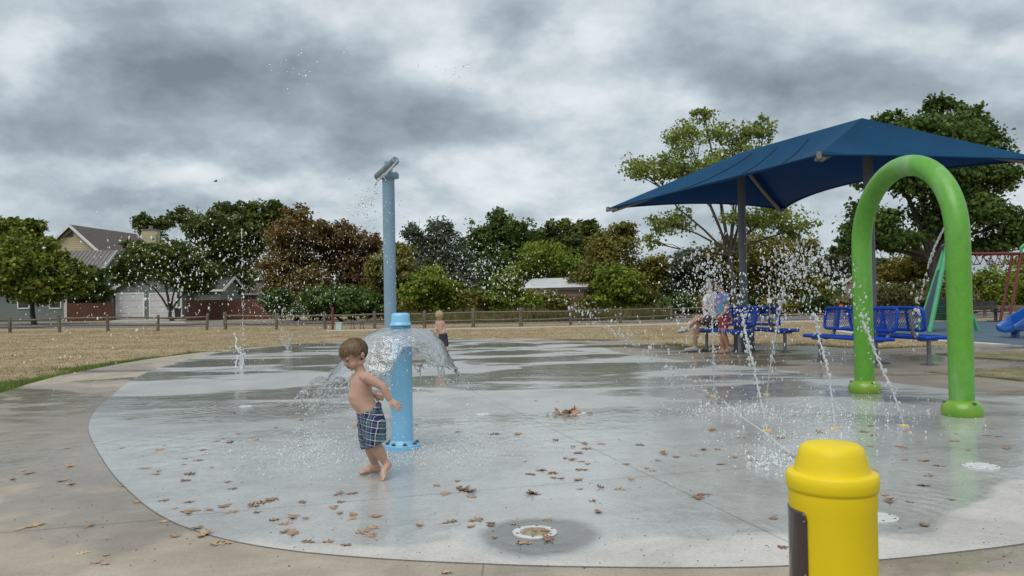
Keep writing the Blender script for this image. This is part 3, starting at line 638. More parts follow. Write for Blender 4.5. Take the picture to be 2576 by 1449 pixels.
# cream two storey house with chimney
O = V(98, 700, 82); U = Vector((1, -.1, 0)).normalized()
h, r = gable_house('cream_house', 'cream two storey house with brown gabled roof and sided chimney', (O.x, O.y, 0), U, 7.4, 11, 6.35, 9.6, cream, shingle, white, .5)
g = MB(); c = V(380, 590, 90); g.box((c.x, c.y, 7.2), (1.55, 1.2, 5.2)); ch = g.build('chimney', cream, h)
g = MB(); g.box((c.x, c.y, 9.86), (1.7, 1.35, .12)); g.tube([(c.x, c.y, 9.9), (c.x, c.y, 10.35)], .22, 10); g.build('chimney_cap', metal_roof, ch)
g = MB(); pk = V(182, 583, 81.6); g.add([pk+Vector((-.9, 0, -.55)), pk+Vector((.9, 0, -.55)), pk+Vector((0, 0, .1))], [(0, 1, 2)]); g.build('gable_vent', shingle_d, h)
# metal roofed wing in front of it
O = V(132, 700, 77)
h2, r2 = gable_house('metal_roof_wing', 'sage green wing with grey standing seam metal roof beside the cream house', (O.x, O.y, 0), (1, 0, 0), 4.6, 5.2, 4.9, 6.75, sage, metal_roof, white, .35, 'width')
g = MB()
for k in range(14):
    x = O.x-.3+k*.4; g.beam((x, O.y-.35, 4.9-.35*.711+.17), (x, O.y+2.6, 6.75+.17), .05, .06)
g.build('seam', metal_roof, r2)
# garage with two white doors
O = V(284, 700, 76); X1 = V(456, 700, 76); W = X1.x-O.x
h3, r3 = gable_house('garage', 'sage green garage with two white overhead doors and white trim', (O.x, O.y, 0), (1, 0, 0), W, 8, 2.85, 4.6, sage, shingle_d, white, .35)
def zat(py, px, Y): return V(px, py, Y).z
for (a, b) in ((296, 360), (380, 443)):
    xa, xb = V(a, 770, 76).x, V(b, 770, 76).x; zt = zat(741, a, 76)
    d = empty  # noqa
    g = MB(); n = 4; hgt = zt/n
    for k in range(n): g.box(((xa+xb)/2, O.y-.05, k*hgt+hgt/2-.02), (xb-xa, .07, hgt-.02))
    dr = g.build('garage_door', garage_white, h3)
    g = MB(); g.box((xa-.08, O.y-.06, zt/2), (.15, .1, zt)); g.box((xb+.08, O.y-.06, zt/2), (.15, .1, zt)); g.box(((xa+xb)/2, O.y-.06, zt+.08), (xb-xa+.32, .1, .16)); g.build('door_frame', white, dr)
for px in (284, 456):
    xx = V(px, 770, 76).x; g = MB(); g.box((xx, O.y-.04, 1.35), (.14, .12, 2.9)); g.build('corner_trim', white, h3)
for px in (288, 448):
    xx = V(px, 740, 76).x; g = MB(); g.lathe([(.02, 0), (.09, .05), (.07, .3), (.02, .36)], (xx, O.y-.14, 2.0), 8); g.build('wall_lamp', shingle_d, h3, 40)
# low link building with white fascia
O = V(460, 700, 78); W = V(556, 700, 78).x-O.x
h4, r4 = gable_house('link_building', 'low sage building with white fascia between garage and red fence', (O.x, O.y, 0), (1, 0, 0), W, 6, 2.75, 4.0, sage, shingle_d, white, .3, 'width')
O = V(548, 700, 90); gable_house('brown_roof_house', 'house with plain dark brown roof behind the red fence', (O.x, O.y, 0), (1, 0, 0), 4.4, 6, 2.5, 3.9, sage, shingle, white, .3, 'width')
# pale green house behind the maple
O = V(-160, 700, 74); W = V(167, 700, 74).x-O.x
h5, r5 = gable_house('sage_house', 'long sage green house wall behind the maple with white corner', (O.x, O.y, 0), (1, 0, 0), W, 7, 3.0, 4.6, sage, shingle_d, white, .3, 'width')
xx = V(167, 770, 74).x; g = MB(); g.box((xx, O.y-.04, 1.35), (.16, .14, 2.9)); g.build('corner_trim', white, h5)
g = MB(); g.tube([(xx-.1, O.y-.12, 2.9), (xx-.1, O.y-.12, .2), (xx-.25, O.y-.3, .05)], .05, 8); g.build('downpipe', white, h5)
for px in (60, 140):
    x0 = V(px, 770, 74).x; z0 = zat(775, px, 74); g = MB(); g.box((x0, O.y-.02, z0+.5), (.95, .06, .95)); wn = g.build('window', glass_d, h5)
    g = MB(); g.box((x0, O.y-.05, z0+1.02), (1.15, .08, .1)); g.box((x0, O.y-.05, z0-.02), (1.15, .08, .1)); g.box((x0-.52, O.y-.05, z0+.5), (.1, .08, 1.04)); g.box((x0+.52, O.y-.05, z0+.5), (.1, .08, 1.04)); g.build('frame', white, wn)
def picket(label, a, b, h, Y0, Y1):
    A, B = V(a, 790, Y0), V(b, 790, Y1); A.z = B.z = -.06; n = max(3, int((B-A).length/.145))
    f = empty('picket_fence', A, label, 'fence'); g = MB(); d = (B-A)/n; rz = math.atan2(d.y, d.x)
    for k in range(n):
        p = A+d*(k+.5); hh = h*random.uniform(.985, 1.015); g.box((p.x, p.y+random.uniform(-.008, .008), hh/2-.06), (.136, .022, hh), rz)
    g.build('pickets', redwood, f)['kind'] = 'stuff'
    for z in (.35, h-.4):
        g = MB(); g.beam(A+Vector((0, .05, z)), B+Vector((0, .05, z)), .04, .09); g.build('rail', redwood, f)
    for k in range(int((B-A).length/2.4)+1):
        p = A.lerp(B, min(1, k*2.4/(B-A).length)); g = MB(); g.box((p.x, p.y+.1, h/2-.1), (.1, .1, h), rz); g.build('post', redwood, f)
picket('rust red wooden picket fence right of the garage', 469, 700, 1.75, 70, 68)
picket('dark red picket fence between the sage house and garage', 168, 285, 1.7, 73.5, 75)
picket('short red picket fence beside the white metal roofed house', 1418, 1532, 1.5, 57, 56)
# house with the white metal roof
O = V(1322, 700, 61); U = Vector((.93, -.36, 0)).normalized()
h6, r6 = gable_house('white_roof_house', 'tan house under a bright white metal roof among the trees', (O.x, O.y, 0), U, 4.6, 5, 2.05, 2.75, tan, metal_white, shingle_d, .35, 'width')
O = V(2196, 700, 72); gable_house('dark_roof_house', 'far house with low dark roof behind the grey green shrub', (O.x, O.y, 0), (1, 0, 0), 2.6, 6, 2.2, 3.0, tan, shingle_d, white, .2, 'width')
# bins and bits by the garage
g0 = V(447, 800, 74.5); b = empty('wheeled_bin', (g0.x, g0.y, -.06), 'black wheeled bin standing beside the garage door', 'bin')
bin_m = pm('black_bin', (.015, .016, .017), (.022, .024, .026), 5, .5)
g = MB(); g.lathe([(.26, .05), (.32, .95), (.34, .97)], (g0.x, g0.y, 0), 4, a0=math.pi/4); g.build('body', bin_m, b); g = MB(); g.box((g0.x, g0.y-.02, 1.0), (.55, .6, .07)); g.build('lid', bin_m, b)
for s_ in (-1, 1):
    g = MB(); g.tube([(g0.x+s_*.2, g0.y+.25, .07), (g0.x+s_*.26, g0.y+.25, .07)], .11, 10); g.build('wheel', bin_m, b)
# red post, pale box and small metal stand by the fence
maroon = pm('maroon_paint', (.14, .022, .026), (.19, .035, .036), 6, .45)
q = G(856/1, 829); q = G(880-0, 829); q = V(876.5, 828, 36.5); q = V(736.3+690*.1452, 828, 36.8)
e = empty('red_post', (q.x, q.y, -.06), 'slim dark red metal post standing at the rail fence', 'post')
g = MB(); g.box((q.x, q.y, .45), (.09, .09, 1.02)); g.build('shaft', maroon, e); g = MB(); g.box((q.x, q.y, .99), (.13, .13, .06)); g.box((q.x+.1, q.y, .6), (.12, .03, .05)); g.build('cap', maroon, e)
q = V(736.3+802*.1452, 828, 36.6); e = empty('utility_box', (q.x, q.y, -.06), 'pale mint green utility box on the dry lawn by the fence', 'utility box')
mint = pm('mint_box', (.36, .52, .46), (.42, .58, .52), 4, .6); g = MB(); g.box((q.x, q.y, .1), (.26, .24, .32)); g.build('body', mint, e, bevel=.01); g = MB(); g.box((q.x, q.y, .285), (.3, .28, .05)); g.build('lid', mint, e, bevel=.01)
q = V(736.3+1105*.1452, 828, 36.6); e = empty('bike_stand', (q.x, q.y, -.06), 'small dark metal bike stand on the lawn near the tall pole', 'bike stand')
stm = pm('dark_steel', (.06, .06, .062), (.09, .09, .09), 8, .5, .6)
for s_ in (-.23, .2): g = MB(); g.tube([(q.x+s_-.04, q.y, -.06), (q.x+s_, q.y, .33), (q.x+s_+.05, q.y+.1, .34), (q.x+s_+.1, q.y+.2, -.06)], .018, 6); g.build('hoop', stm, e)
g = MB(); g.tube([(q.x-.23, q.y, .33), (q.x+.2, q.y, .33)], .015, 6); g.build('crossbar', stm, e)
# hydrant and marker pole by the road
q = V(2115.5, 768, 44); e = empty('fire_hydrant', (q.x, q.y, -.06), 'small hydrant with orange red top across the road', 'hydrant')
g = MB(); g.lathe([(.16, -.06), (.16, .02), (.11, .04), (.11, .42), (.14, .44), (.14, .47)], (q.x, q.y, 0), 14); g.tube([(q.x-.2, q.y, .33), (q.x+.2, q.y, .33)], .06, 8); g.build('barrel', pm('hydrant_grey', (.3, .29, .27), (.36, .35, .33), 6, .6), e, 40)
g = MB(); g.lathe([(.14, .47), (.13, .55), (.08, .63), (.03, .65), (.03, .69), (0, .7)], (q.x, q.y, 0), 14); g.build('bonnet', pm('hydrant_orange', (.5, .09, .03), (.58, .12, .04), 6, .5), e, 40)
q = V(1934.6, 765, 43); e = empty('marker_pole', (q.x, q.y, -.06), 'thin pale pole with small white box behind the benches', 'pole')
g = MB(); g.tube([(q.x, q.y, -.06), (q.x, q.y, 1.75)], .025, 8); g.build('shaft', white, e); g = MB(); g.box((q.x, q.y-.04, .92), (.22, .1, .24)); g.build('box', white, e)
# ================================================================== CANOPY, BENCHES, PLAYGROUND
hC = 2.1; ZE = CH+hC
A_ = V(1527, 525, 18.6); B_ = V(1968, 527, 19.3); D_ = V(2060, 388, 12.1); C_ = V(2628, 400, 12.6)
P1 = V(1862, 384, 17.2); P2_ = V(2168, 297, 13.7)
post1 = Vector((P1.x, P1.y, 0)); post2 = Vector((P2_.x+.08, P2_.y, 0))
fab = pm('blue_canopy_fabric', (.014, .060, .150), (.018, .072, .17), 2, .75, bump=.25, bscale=300)
MATS.pop('blue_canopy_fabric')
m, t, b = newmat('canopy_cloth'); b.inputs['Base Color'].default_value = (.013, .068, .170, 1); b.inputs['Roughness'].default_value = .7; b.inputs['Specular IOR Level'].default_value = .25
tl = N(t, 'ShaderNodeBsdfTranslucent'); tl.inputs[0].default_value = (.004, .055, .27, 1); ms = N(t, 'ShaderNodeMixShader'); ms.inputs[0].default_value = .42
L(t, b, ms, 0, 1); L(t, tl, ms, 0, 2); L(t, ms, t.nodes['Material Output'])
tcn = N(t, 'ShaderNodeTexCoord'); nz = noise(t, tcn.outputs['Object'], 1.2, 4); t.links.new(ramp(t, nz.outputs[0], [(.3, (.009, .082, .19)), (.7, (.013, .10, .225))]), b.inputs['Base Color'])
fab = m
slate = pm('slate_paint', (.085, .10, .115), (.105, .12, .135), 4, .5)
canopy = empty('shade_canopy', (post1.x, post1.y, 0), 'large blue fabric shade canopy on two slate posts over the benches', 'canopy')
ctr = (A_+B_+C_+D_)/4
def edge(a, b, k, inw=.42, sag=.10):
    m_ = (a+b)/2; d = (ctr-m_); d.z = 0; d.normalize(); q = a.lerp(b, k); s_ = 4*k*(1-k); ln = (b-a).length/4.5
    return q+d*inw*s_*ln+Vector((0, 0, sag*s_*ln))
def surf(g, top, bot, nu, nv, sag=.22):
    P = []
    for i in range(nu+1):
        u = i/nu; a, b = top(u), bot(u)
        for j in range(nv+1):
            k = j/nv; p = a.lerp(b, k); P.append(p+Vector((0, 0, -sag*4*k*(1-k)*(4*u*(1-u)))))
    g.add(P, [(i*(nv+1)+j, i*(nv+1)+j+1, (i+1)*(nv+1)+j+1, (i+1)*(nv+1)+j) for i in range(nu) for j in range(nv)])
g = MB()
surf(g, lambda u: P1.lerp(P2_, u), lambda u: edge(A_, D_, u), 26, 10)
surf(g, lambda u: P2_, lambda u: edge(D_, C_, u), 20, 10)
surf(g, lambda u: P2_.lerp(P1, u), lambda u: edge(C_, B_, u), 26, 10)
surf(g, lambda u: P1, lambda u: edge(B_, A_, u), 20, 10)
o = g.build('fabric', fab, canopy, 35)
bmx = bmesh.new(); bmx.from_mesh(o.data); bmesh.ops.remove_doubles(bmx, verts=bmx.verts, dist=.002); bmesh.ops.recalc_face_normals(bmx, faces=bmx.faces); bmx.to_mesh(o.data); bmx.free()
o.data.shade_smooth(); o.data.set_sharp_from_angle(angle=R(14))
so = o.modifiers.new('thick', 'SOLIDIFY'); so.thickness = .006
seam_m = pm('dark_seam', (.005, .018, .05), None, 5, .7)
for k in (.22, .42, .66):
    top, bot = P1.lerp(P2_, k), edge(A_, D_, k); pts = [top.lerp(bot, j/10)+Vector((0, 0, -.22*4*(j/10)*(1-j/10)*(4*k*(1-k))+.012)) for j in range(1, 11)]
    g = MB(); g.tube(pts, .008, 5); g.build('seam', seam_m, o)
for (a, b) in ((A_, D_), (D_, C_), (C_, B_), (B_, A_)):
    g = MB(); g.tube([edge(a, b, j/24)+Vector((0, 0, -.01)) for j in range(25)], .018, 6); g.build('edge_hem', fab, o)
for (pp, pk) in ((post1, P1), (post2, P2_)):
    g = MB(); g.tube([(pp.x, pp.y, .0), (pp.x, pp.y, 3.0), (pp.x, pp.y, pk.z-.14)], .085, 20); ps = g.build('post', slate, canopy, 40)
    g = MB(); g.box((pp.x, pp.y, .012), (.42, .42, .024)); g.build('base_plate', slate, ps)
    g = MB(); g.tube([(pp.x, pp.y, pk.z-.34), (pp.x, pp.y, pk.z-.18)], .12, 16); g.build('collar', slate, ps, 40)
g = MB(); g.box((post1.x-.02, post1.y-.03, .28), (.36, .36, .55)); g.build('post_casing', slate, canopy, bevel=.02)
strut_m = pm('strut_paint', (.16, .15, .14), (.20, .19, .18), 6, .5)
for (pk, cs) in ((P1, (A_, B_)), (P2_, (C_, D_))):
    for c in cs: g = MB(); g.tube([pk+Vector((0, 0, -.22)), pk.lerp(c, .5)+Vector((0, 0, -.19)), pk.lerp(c, .96)+Vector((0, 0, -.10))], .045, 10); g.build('strut', strut_m, canopy, 40)
g = MB(); g.tube([P1+Vector((0, 0, -.12)), P2_+Vector((0, 0, -.12))], .05, 10); g.build('ridge_tube', strut_m, canopy, 40)
for c in (A_, D_, B_, C_):
    d = (c-ctr); d.z = 0; d.normalize(); g = MB(); g.tube([c-d*.30+Vector((0, 0, -.03)), c+d*.02+Vector((0, 0, -.04))], .035, 8); g.lathe([(0, -.05), (.04, -.05), (.04, .04), (0, .04)], c-d*.02, 10); g.build('corner_fitting', strut_m, canopy, 40)

# benches ---------------------------------------------------------------
blue = pm('bench_blue', (.002, .045, .36), (.003, .06, .43), 6, .5, spec=.3)
steel = pm('bench_steel', (.17, .175, .18), (.23, .235, .24), 10, .45, .5)
def lattice(g, O, U, W_, ul, wl, th, cell=(.052, .03), bar=.015):
    """expanded metal: zigzag strands between u=0..ul, w=0..wl"""
    nrm = U.cross(W_); nu = int(ul/cell[0]); nw = int(wl/cell[1])
    for j in range(nw+1):
        P = []
        for i in range(nu*2+1):
            u = i*ul/(nu*2); ww = j*wl/nw+(.5 if (i+j) % 2 else -.5)*cell[1]*.95; ww = min(max(ww, 0), wl)
            for s_ in (-1, 1): P.append(O+U*u+W_*min(max(ww+s_*bar*.5, 0), wl)+nrm*th)
        g.add(P, [(2*i, 2*i+1, 2*i+3, 2*i+2) for i in range(nu*2)])
def rframe(g, O, U, W_, ul, wl, r, rc=.05):
    pts = []
    for (cu, cw, a0) in ((ul-rc, wl-rc, 0), (rc, wl-rc, 90), (rc, rc, 180), (ul-rc, rc, 270)):
        for k in range(5):
            a = R(a0+k*22.5); pts.append(O+U*(cu+rc*math.cos(a))+W_*(cw+rc*math.sin(a)))
    g.tube(pts+[pts[0], pts[1]], r, 8, caps=False)
def make_bench():
    t = empty('park_bench', (0, 0, 0), 'x', 'bench', 'blue mesh benches under the canopy')
    Ux = Vector((1, 0, 0)); LEN = 1.83; O = Vector((-LEN/2, .06, .455)); Wd = Vector((0, 1, .02)).normalized()
    g = MB(); lattice(g, O, Ux, Wd, LEN, .42, .012); s_ = g.build('seat', blue, t)
    g = MB(); rframe(g, O, Ux, Wd, LEN, .42, .03); g.build('seat_rim', blue, s_, 50)
    g = MB()
    for k in (.25, .5, .75): g.beam(O+Ux*LEN*k, O+Ux*LEN*k+Wd*.42, .05, .02)
    g.build('seat_rib', blue, s_)
    Ob = Vector((-LEN/2, .035, .585)); Wb = Vector((0, -.14, 1)).normalized()
    g = MB(); lattice(g, Ob, Ux, Wb, LEN, .37, .0); s_ = g.build('backrest', blue, t)
    g = MB(); rframe(g, Ob, Ux, Wb, LEN, .37, .027, .07); g.build('back_rim', blue, s_, 50)
    g = MB()
    for k in (.2, .5, .8): g.beam(Ob+Ux*LEN*k+Vector((0, -.012, 0)), Ob+Ux*LEN*k+Wb*.37+Vector((0, -.012, 0)), .045, .018)
    g.build('back_rib', blue, s_)
    for s in (-1, 1):
        x = s*.70
        g = MB(); g.tube([(x, .28, 0), (x, .28, .42)], .035, 12); lg = g.build('leg', steel, t, 40)
        g = MB(); g.box((x, .28, .008), (.22, .16, .016)); g.build('foot_plate', steel, lg)
        for bx in (-.085, .085): g = MB(); g.tube([(x+bx, .28, .016), (x+bx, .28, .04)], .014, 6); g.build('bolt', steel, lg)
        g = MB(); pts = [(x, .44, .425), (x, .28, .42), (x, .12, .425), (x, .03, .46), (x, -.02, .54), (x, -.04, .66), (x, -.075, .92)]; g.tube(pts, .032, 10); g.build('back_support', steel, t, 50)
    return t
def copy_tree(o, parent=None):
    c = o.copy(); col.objects.link(c); c.parent = parent
    for ch in [x for x in o.children]: copy_tree(ch, c)
    return c
bu = (D_-A_); bu.z = 0; bu.normalize(); bu = Vector((.245, -.97, 0)).normalized(); ang = math.atan2(bu.y, bu.x)
bv = Vector((-bu.y, bu.x, 0))      # points right
proto = make_bench(); first = True
BL = [(post1, -1, 'blue mesh bench the woman sits on, left of the farther canopy post'), (post1, 1, 'blue mesh bench facing right behind the farther canopy post'),
      (post2, -1, 'blue mesh bench facing the water jets behind the green arch'), (post2, 1, 'blue mesh bench facing right beside the blue play surface')]
for (pp, side, lab) in BL:
    o = proto if first else copy_tree(proto); first = False
    o['label'] = lab; o.location = Vector((pp.x, pp.y, 0))+bv*side*.25; o.rotation_euler = (0, 0, ang if side > 0 else ang+math.pi)

# playground ------------------------------------------------------------
pgreen = pm('play_green', (.05, .30, .13), (.065, .36, .165), 5, .4)
pblue = pm('play_blue_panel', (.03, .07, .125), (.045, .095, .16), 4, .55)
slide_b = pm('slide_blue', (.006, .07, .29), (.01, .09, .35), 3, .3, coat=.3)
hold_red = pm('hold_red', (.45, .05, .045), (.55, .08, .07), 8, .5); hold_dk = pm('hold_dark', (.03, .045, .075), (.05, .07, .11), 8, .5)
fr = G(2338, 836); fl = G(2311, 830); c0 = empty('climbing_wall', (fr.x, fr.y, 0), 'leaning climbing wall with green tube frame and blue panel', 'climbing frame')
tR = V(2381, 622, fr.y+.5); tL = V(2375, 628, fl.y+.5)
for (a, b) in ((fr, tR), (fl, tL)):
    g = MB(); g.tube([a, b], .07, 14); g.build('leg', pgreen, c0, 40)
pa = [fr.lerp(tR, .06), fl.lerp(tL, .06), fl.lerp(tL, .74), fr.lerp(tR, .74)]
g = MB(); nn = (pa[1]-pa[0]).cross(pa[3]-pa[0]).normalized()*.025
g.add([p+nn for p in pa]+[p-nn for p in pa], [(0, 1, 2, 3), (7, 6, 5, 4), (0, 4, 5, 1), (1, 5, 6, 2), (2, 6, 7, 3), (3, 7, 4, 0)]); g.build('panel', pblue, c0)
fside = -nn.normalized() if (nn.y > 0) else nn.normalized()
for k, (u, v_, mm) in enumerate(((.75, .88, hold_red), (.2, .80, hold_dk), (.85, .58, hold_dk), (.4, .5, hold_dk), (.5, .14, hold_red), (.8, .22, hold_dk), (.3, .32, hold_dk))):
    p = (pa[0].lerp(pa[3], v_)).lerp(pa[1].lerp(pa[2], v_), u)+fside*.04
    g = MB(); g.ell(p, (.075, .07, .06), nu=9, nv=6); g.ell(p+Vector((.04, 0, .04)), (.04, .045, .04), nu=8, nv=5); g.build('hold', mm, c0, 60)
bk = [Vector((fr.x+1.7, fr.y+.4, 0)), Vector((fl.x+1.7, fl.y+.4, 0))]
for a, b in zip(bk, (tR, tL)): g = MB(); g.tube([a, b], .06, 12); g.build('rear_leg', pgreen, c0, 40)
g = MB(); g.tube([tR, tL], .07, 12); g.ell((tR+tL)/2+Vector((0, 0, .06)), (.13, .2, .1)); g.build('top_joint', hold_dk, c0, 50)
# overhead ladder
YB = 31.5; e0 = V(2420, 638, YB); e1 = V(2700, 636, YB); b0 = V(2537, 807, YB); b0.z = 0
lad = empty('overhead_ladder', (b0.x, b0.y, 0), 'maroon overhead ladder with hanging triangular grips', 'climbing frame')
for dy_ in (0, .55): g = MB(); g.tube([e0+Vector((0, dy_, 0)), e1+Vector((0, dy_, 0))], .05, 10); g.build('beam', maroon, lad, 40)
for k in range(13):
    x = e0.x+.15+k*.57
    if x > e1.x-.3: break
    z = e0.z+(e1.z-e0.z)*k/13; g = MB()
    for dy_ in (.05, .5): g.tube([(x-.22, e0.y+dy_, z), (x, e0.y+dy_, z-.42), (x+.22, e0.y+dy_, z)], .022, 6)
    g.tube([(x, e0.y+.0, z-.42), (x, e0.y+.55, z-.42)], .025, 6); g.build('grip', maroon, lad, 40)
tp = V(2568, 637, YB)
for dy_ in (0, .55):
    g = MB(); g.tube([b0+Vector((0, dy_, 0)), tp+Vector((0, dy_, 0))], .055, 10); g.build('leg', maroon, lad, 40)
g = MB(); g.box((b0.x-.1, b0.y+.2, .02), (.9, .7, .04)); g.build('foot_mat', stm, lad)
g = MB(); g.tube([tp, tp+Vector((0, 0, .22)), tp+Vector((.1, 0, .32)), tp+Vector((.4, 0, .36))], .06, 10); g.build('elbow', pgreen, lad, 50)
for dx_ in (2.2,):
    g = MB(); g.tube([(e1.x, e1.y, 0), tuple(e1)], .055, 10); g.build('leg', maroon, lad, 40)
# slide end
sY = 20.5; s0 = V(2514, 836, sY); s0.z = max(.12, s0.z)
sl = empty('slide', (s0.x, s0.y, 0), 'bright blue curved slide end above the rubber surface', 'slide')
path = [Vector((s0.x+.14, s0.y, .22)), Vector((s0.x+.34, s0.y, .23)), Vector((s0.x+.62, s0.y+.05, .28)), Vector((s0.x+.95, s0.y+.1, .42)), Vector((s0.x+1.6, s0.y+.2, .8)), Vector((s0.x+2.4, s0.y+.3, 1.3))]
g = MB(); P = []; NS = 14
for i, p in enumerate(path):
    t_ = (path[min(i+1, 5)]-path[max(i-1, 0)]).normalized(); up = Vector((-t_.z, 0, t_.x)).normalized() if t_.x else Vector((0, 0, 1)); up = Vector((0, 1, 0)).cross(t_)*-1
    hgt = .10 if i == 0 else (.2 if i == 1 else .3)
    for (w_, h_) in ((-.32, hgt), (-.36, hgt+.02), (-.39, hgt-.02), (-.38, 0), (-.3, -.06), (0, -.09), (.3, -.06), (.38, 0), (.39, hgt-.02), (.36, hgt+.02), (.32, hgt), (.28, .05), (0, -.04), (-.28, .05)):
        P.append(p+Vector((0, w_, 0))+up*h_)
g.add(P, [(i*NS+k, i*NS+(k+1) % NS, (i+1)*NS+(k+1) % NS, (i+1)*NS+k) for i in range(5) for k in range(NS)]+[tuple(range(NS))])
g.build('chute', slide_b, sl, 50)
g = MB(); g.lathe([(.13, 0), (.11, .06), (.09, .24)], (s0.x+.42, s0.y+.02, 0), 14); g.build('support', slide_b, sl, 40)
g = MB(); g.tube([(s0.x+1.9, s0.y+.2, 0), (s0.x+1.9, s0.y+.2, 1.4)], .05, 10); g.build('leg', slide_b, sl, 40)
# trash bin
q = V(2368, 807, 33); tb = empty('trash_bin', (q.x, q.y, 0), 'dark green trash bin with wooden post beside the climbing wall', 'trash bin')
gb = pm('bin_green', (.012, .05, .03), (.018, .065, .04), 5, .5)
g = MB(); g.lathe([(.27, .05), (.29, .1), (.30, .85), (.31, .87)], (q.x, q.y, 0), 18); g.build('body', gb, tb, 40); g = MB(); g.lathe([(.31, .87), (.31, .93), (.22, .95), (0, .96)], (q.x, q.y, 0), 18); g.build('lid', bin_m, tb, 40)
for z in (.3, .6): g = MB(); g.lathe([(.303, z), (.313, z+.01), (.313, z+.03), (.303, z+.04)], (q.x, q.y, 0), 18); g.build('band', gb, tb, 40)
g = MB(); g.box((q.x+.42, q.y, .55), (.12, .12, 1.1)); g.build('post', wood, tb)
# dark slatted bench
q = V(2478, 807, 32.5); db = empty('slatted_bench', (q.x, q.y, -.06), 'dark slatted park bench on the dry lawn behind the playground', 'bench', rz=.12)
def loc(x, y, z): c_, s_ = math.cos(.12), math.sin(.12); return Vector((q.x+x*c_-y*s_, q.y+x*s_+y*c_, z-.06))
for k in range(4): g = MB(); g.beam(loc(-.75, -.2+k*.12, .46), loc(.75, -.2+k*.12, .46), .1, .035); g.build('seat_slat', stm, db)
for k in range(3): g = MB(); g.beam(loc(-.75, .27+k*.02, .58+k*.12), loc(.75, .27+k*.02, .58+k*.12), .03, .1); g.build('back_slat', stm, db)
for s_ in (-.5, .5):
    g = MB(); g.beam(loc(s_, .05, 0), loc(s_, .05, .44), .09, .09); g.beam(loc(s_, -.2, .43), loc(s_, .25, .43), .06, .05); g.build('leg', wood, db)
    g = MB(); g.beam(loc(s_, .24, .43), loc(s_, .33, .88), .05, .05); g.build('back_post', stm, db)
# timber rail far right
a, b = V(2385, 792, 40), V(2760, 786, 40); rf = empty('timber_rail', (a.x, a.y, -.06), 'low timber rail behind the playground benches', 'fence')
g = MB(); g.beam(Vector((a.x, 40, .42)), Vector((b.x, 40, .42)), .06, .16); g.build('rail', wood, rf)
for k in range(5): x = a.x+(b.x-a.x)*k/4; g = MB(); g.box((x, 40.06, .18), (.12, .1, .6)); g.build('post', wood, rf)
# ================================================================== SPRAY FEATURES
bluep = pm('bollard_blue', (.21, .52, .78), (.24, .56, .82), 3, .38, coat=.35)
bolt_m = pm('bolt_steel', (.10, .09, .08), (.2, .18, .16), 40, .5, .6)
yel = pm('bollard_yellow', (.70, .53, .003), (.77, .59, .006), 2.5, .42, spec=.4, bump=.05, bscale=90, r2=.55)
panel_m = pm('sensor_panel', (.030, .022, .024), (.045, .030, .032), 6, .22, coat=.4)
grn, t, b = newmat('arch_green'); tcn = N(t, 'ShaderNodeTexCoord'); mp = N(t, 'ShaderNodeMapping'); mp.inputs['Scale'].default_value = (5, 5, .7); L(t, tcn, mp, 'Object', 0)
sp_ = N(t, 'ShaderNodeSeparateXYZ'); L(t, tcn, sp_, 'Object', 0); na_ = noise(t, mp.outputs[0], .8, 5, .6); nb_ = noise(t, tcn.outputs['Object'], 18, 4, .6); nc_ = noise(t, tcn.outputs['Object'], 1.3, 3)
c1 = ramp(t, nc_.outputs[0], [(.3, (.095, .31, .022)), (.7, (.125, .37, .05))]); m1 = N(t, 'ShaderNodeMix', data_type='RGBA'); t.links.new(mrange(t, na_.outputs[0], .50, .78, 0, .62), m1.inputs[0]); t.links.new(c1, m1.inputs['A']); m1.inputs['B'].default_value = (.30, .47, .27, 1)
m2_ = N(t, 'ShaderNodeMix', data_type='RGBA', blend_type='MULTIPLY'); m2_.inputs[0].default_value = 1; t.links.new(m1.outputs['Result'], m2_.inputs['A']); t.links.new(ramp(t, nb_.outputs[0], [(.25, (.86, .86, .84)), (.6, (1.03, 1.03, 1.03))]), m2_.inputs['B']); t.links.new(m2_.outputs['Result'], b.inputs['Base Color'])
t.links.new(mrange(t, na_.outputs[0], .4, .75, .34, .6), b.inputs['Roughness'])
grn_foot = pm('arch_foot_green', (.10, .29, .015), (.20, .31, .02), 3.5, .38, coat=.35)
greyblue = pm('pole_greyblue', (.18, .29, .38), (.205, .32, .41), 2, .5, coat=.15)
def bolts(parent, c, r, n, z, size=.013, ph=.3, mat=None):
    for k in range(n):
        a = ph+2*math.pi*k/n; p = (c.x+r*math.cos(a), c.y+r*math.sin(a), z)
        g = MB(); g.lathe([(size*1.5, 0), (size*1.5, .004), (size, .005), (size, .016), (size*.6, .02), (0, .02)], p, 6); g.build('bolt', mat or bolt_m, parent)
# blue bollard with the bell of water
bb = G(1012, 1128); bo = empty('spray_bollard', (bb.x, bb.y, 0), 'light blue spray bollard with domed cap pouring a bell of water', 'water bollard')
Zt = V(1007, 787, bb.y).z
g = MB(); g.lathe([(.146, .005), (.146, .035), (.140, .041), (.108, .043), (.100, .058), (.0895, .072)], bb, 40); fl = g.build('flange', bluep, bo, 35)
bolts(fl, bb, .122, 8, .041)
g = MB(); g.lathe([(.0885, .06), (.0885, Zt-.115)], bb, 40); g.build('body', bluep, bo, 40)
g = MB(); g.lathe([(.07, Zt-.112), (.086, Zt-.110), (.090, Zt-.104), (.090, Zt-.092), (.082, Zt-.086), (.078, Zt-.07), (.074, Zt-.022), (.068, Zt-.008), (.055, Zt-.001), (.03, Zt), (0, Zt)], bb, 40); g.build('cap', bluep, bo, 60)
g = MB(); g.lathe([(.06, Zt-.118), (.06, Zt-.108)], bb, 24); g.build('nozzle_slot', bolt_m, bo)
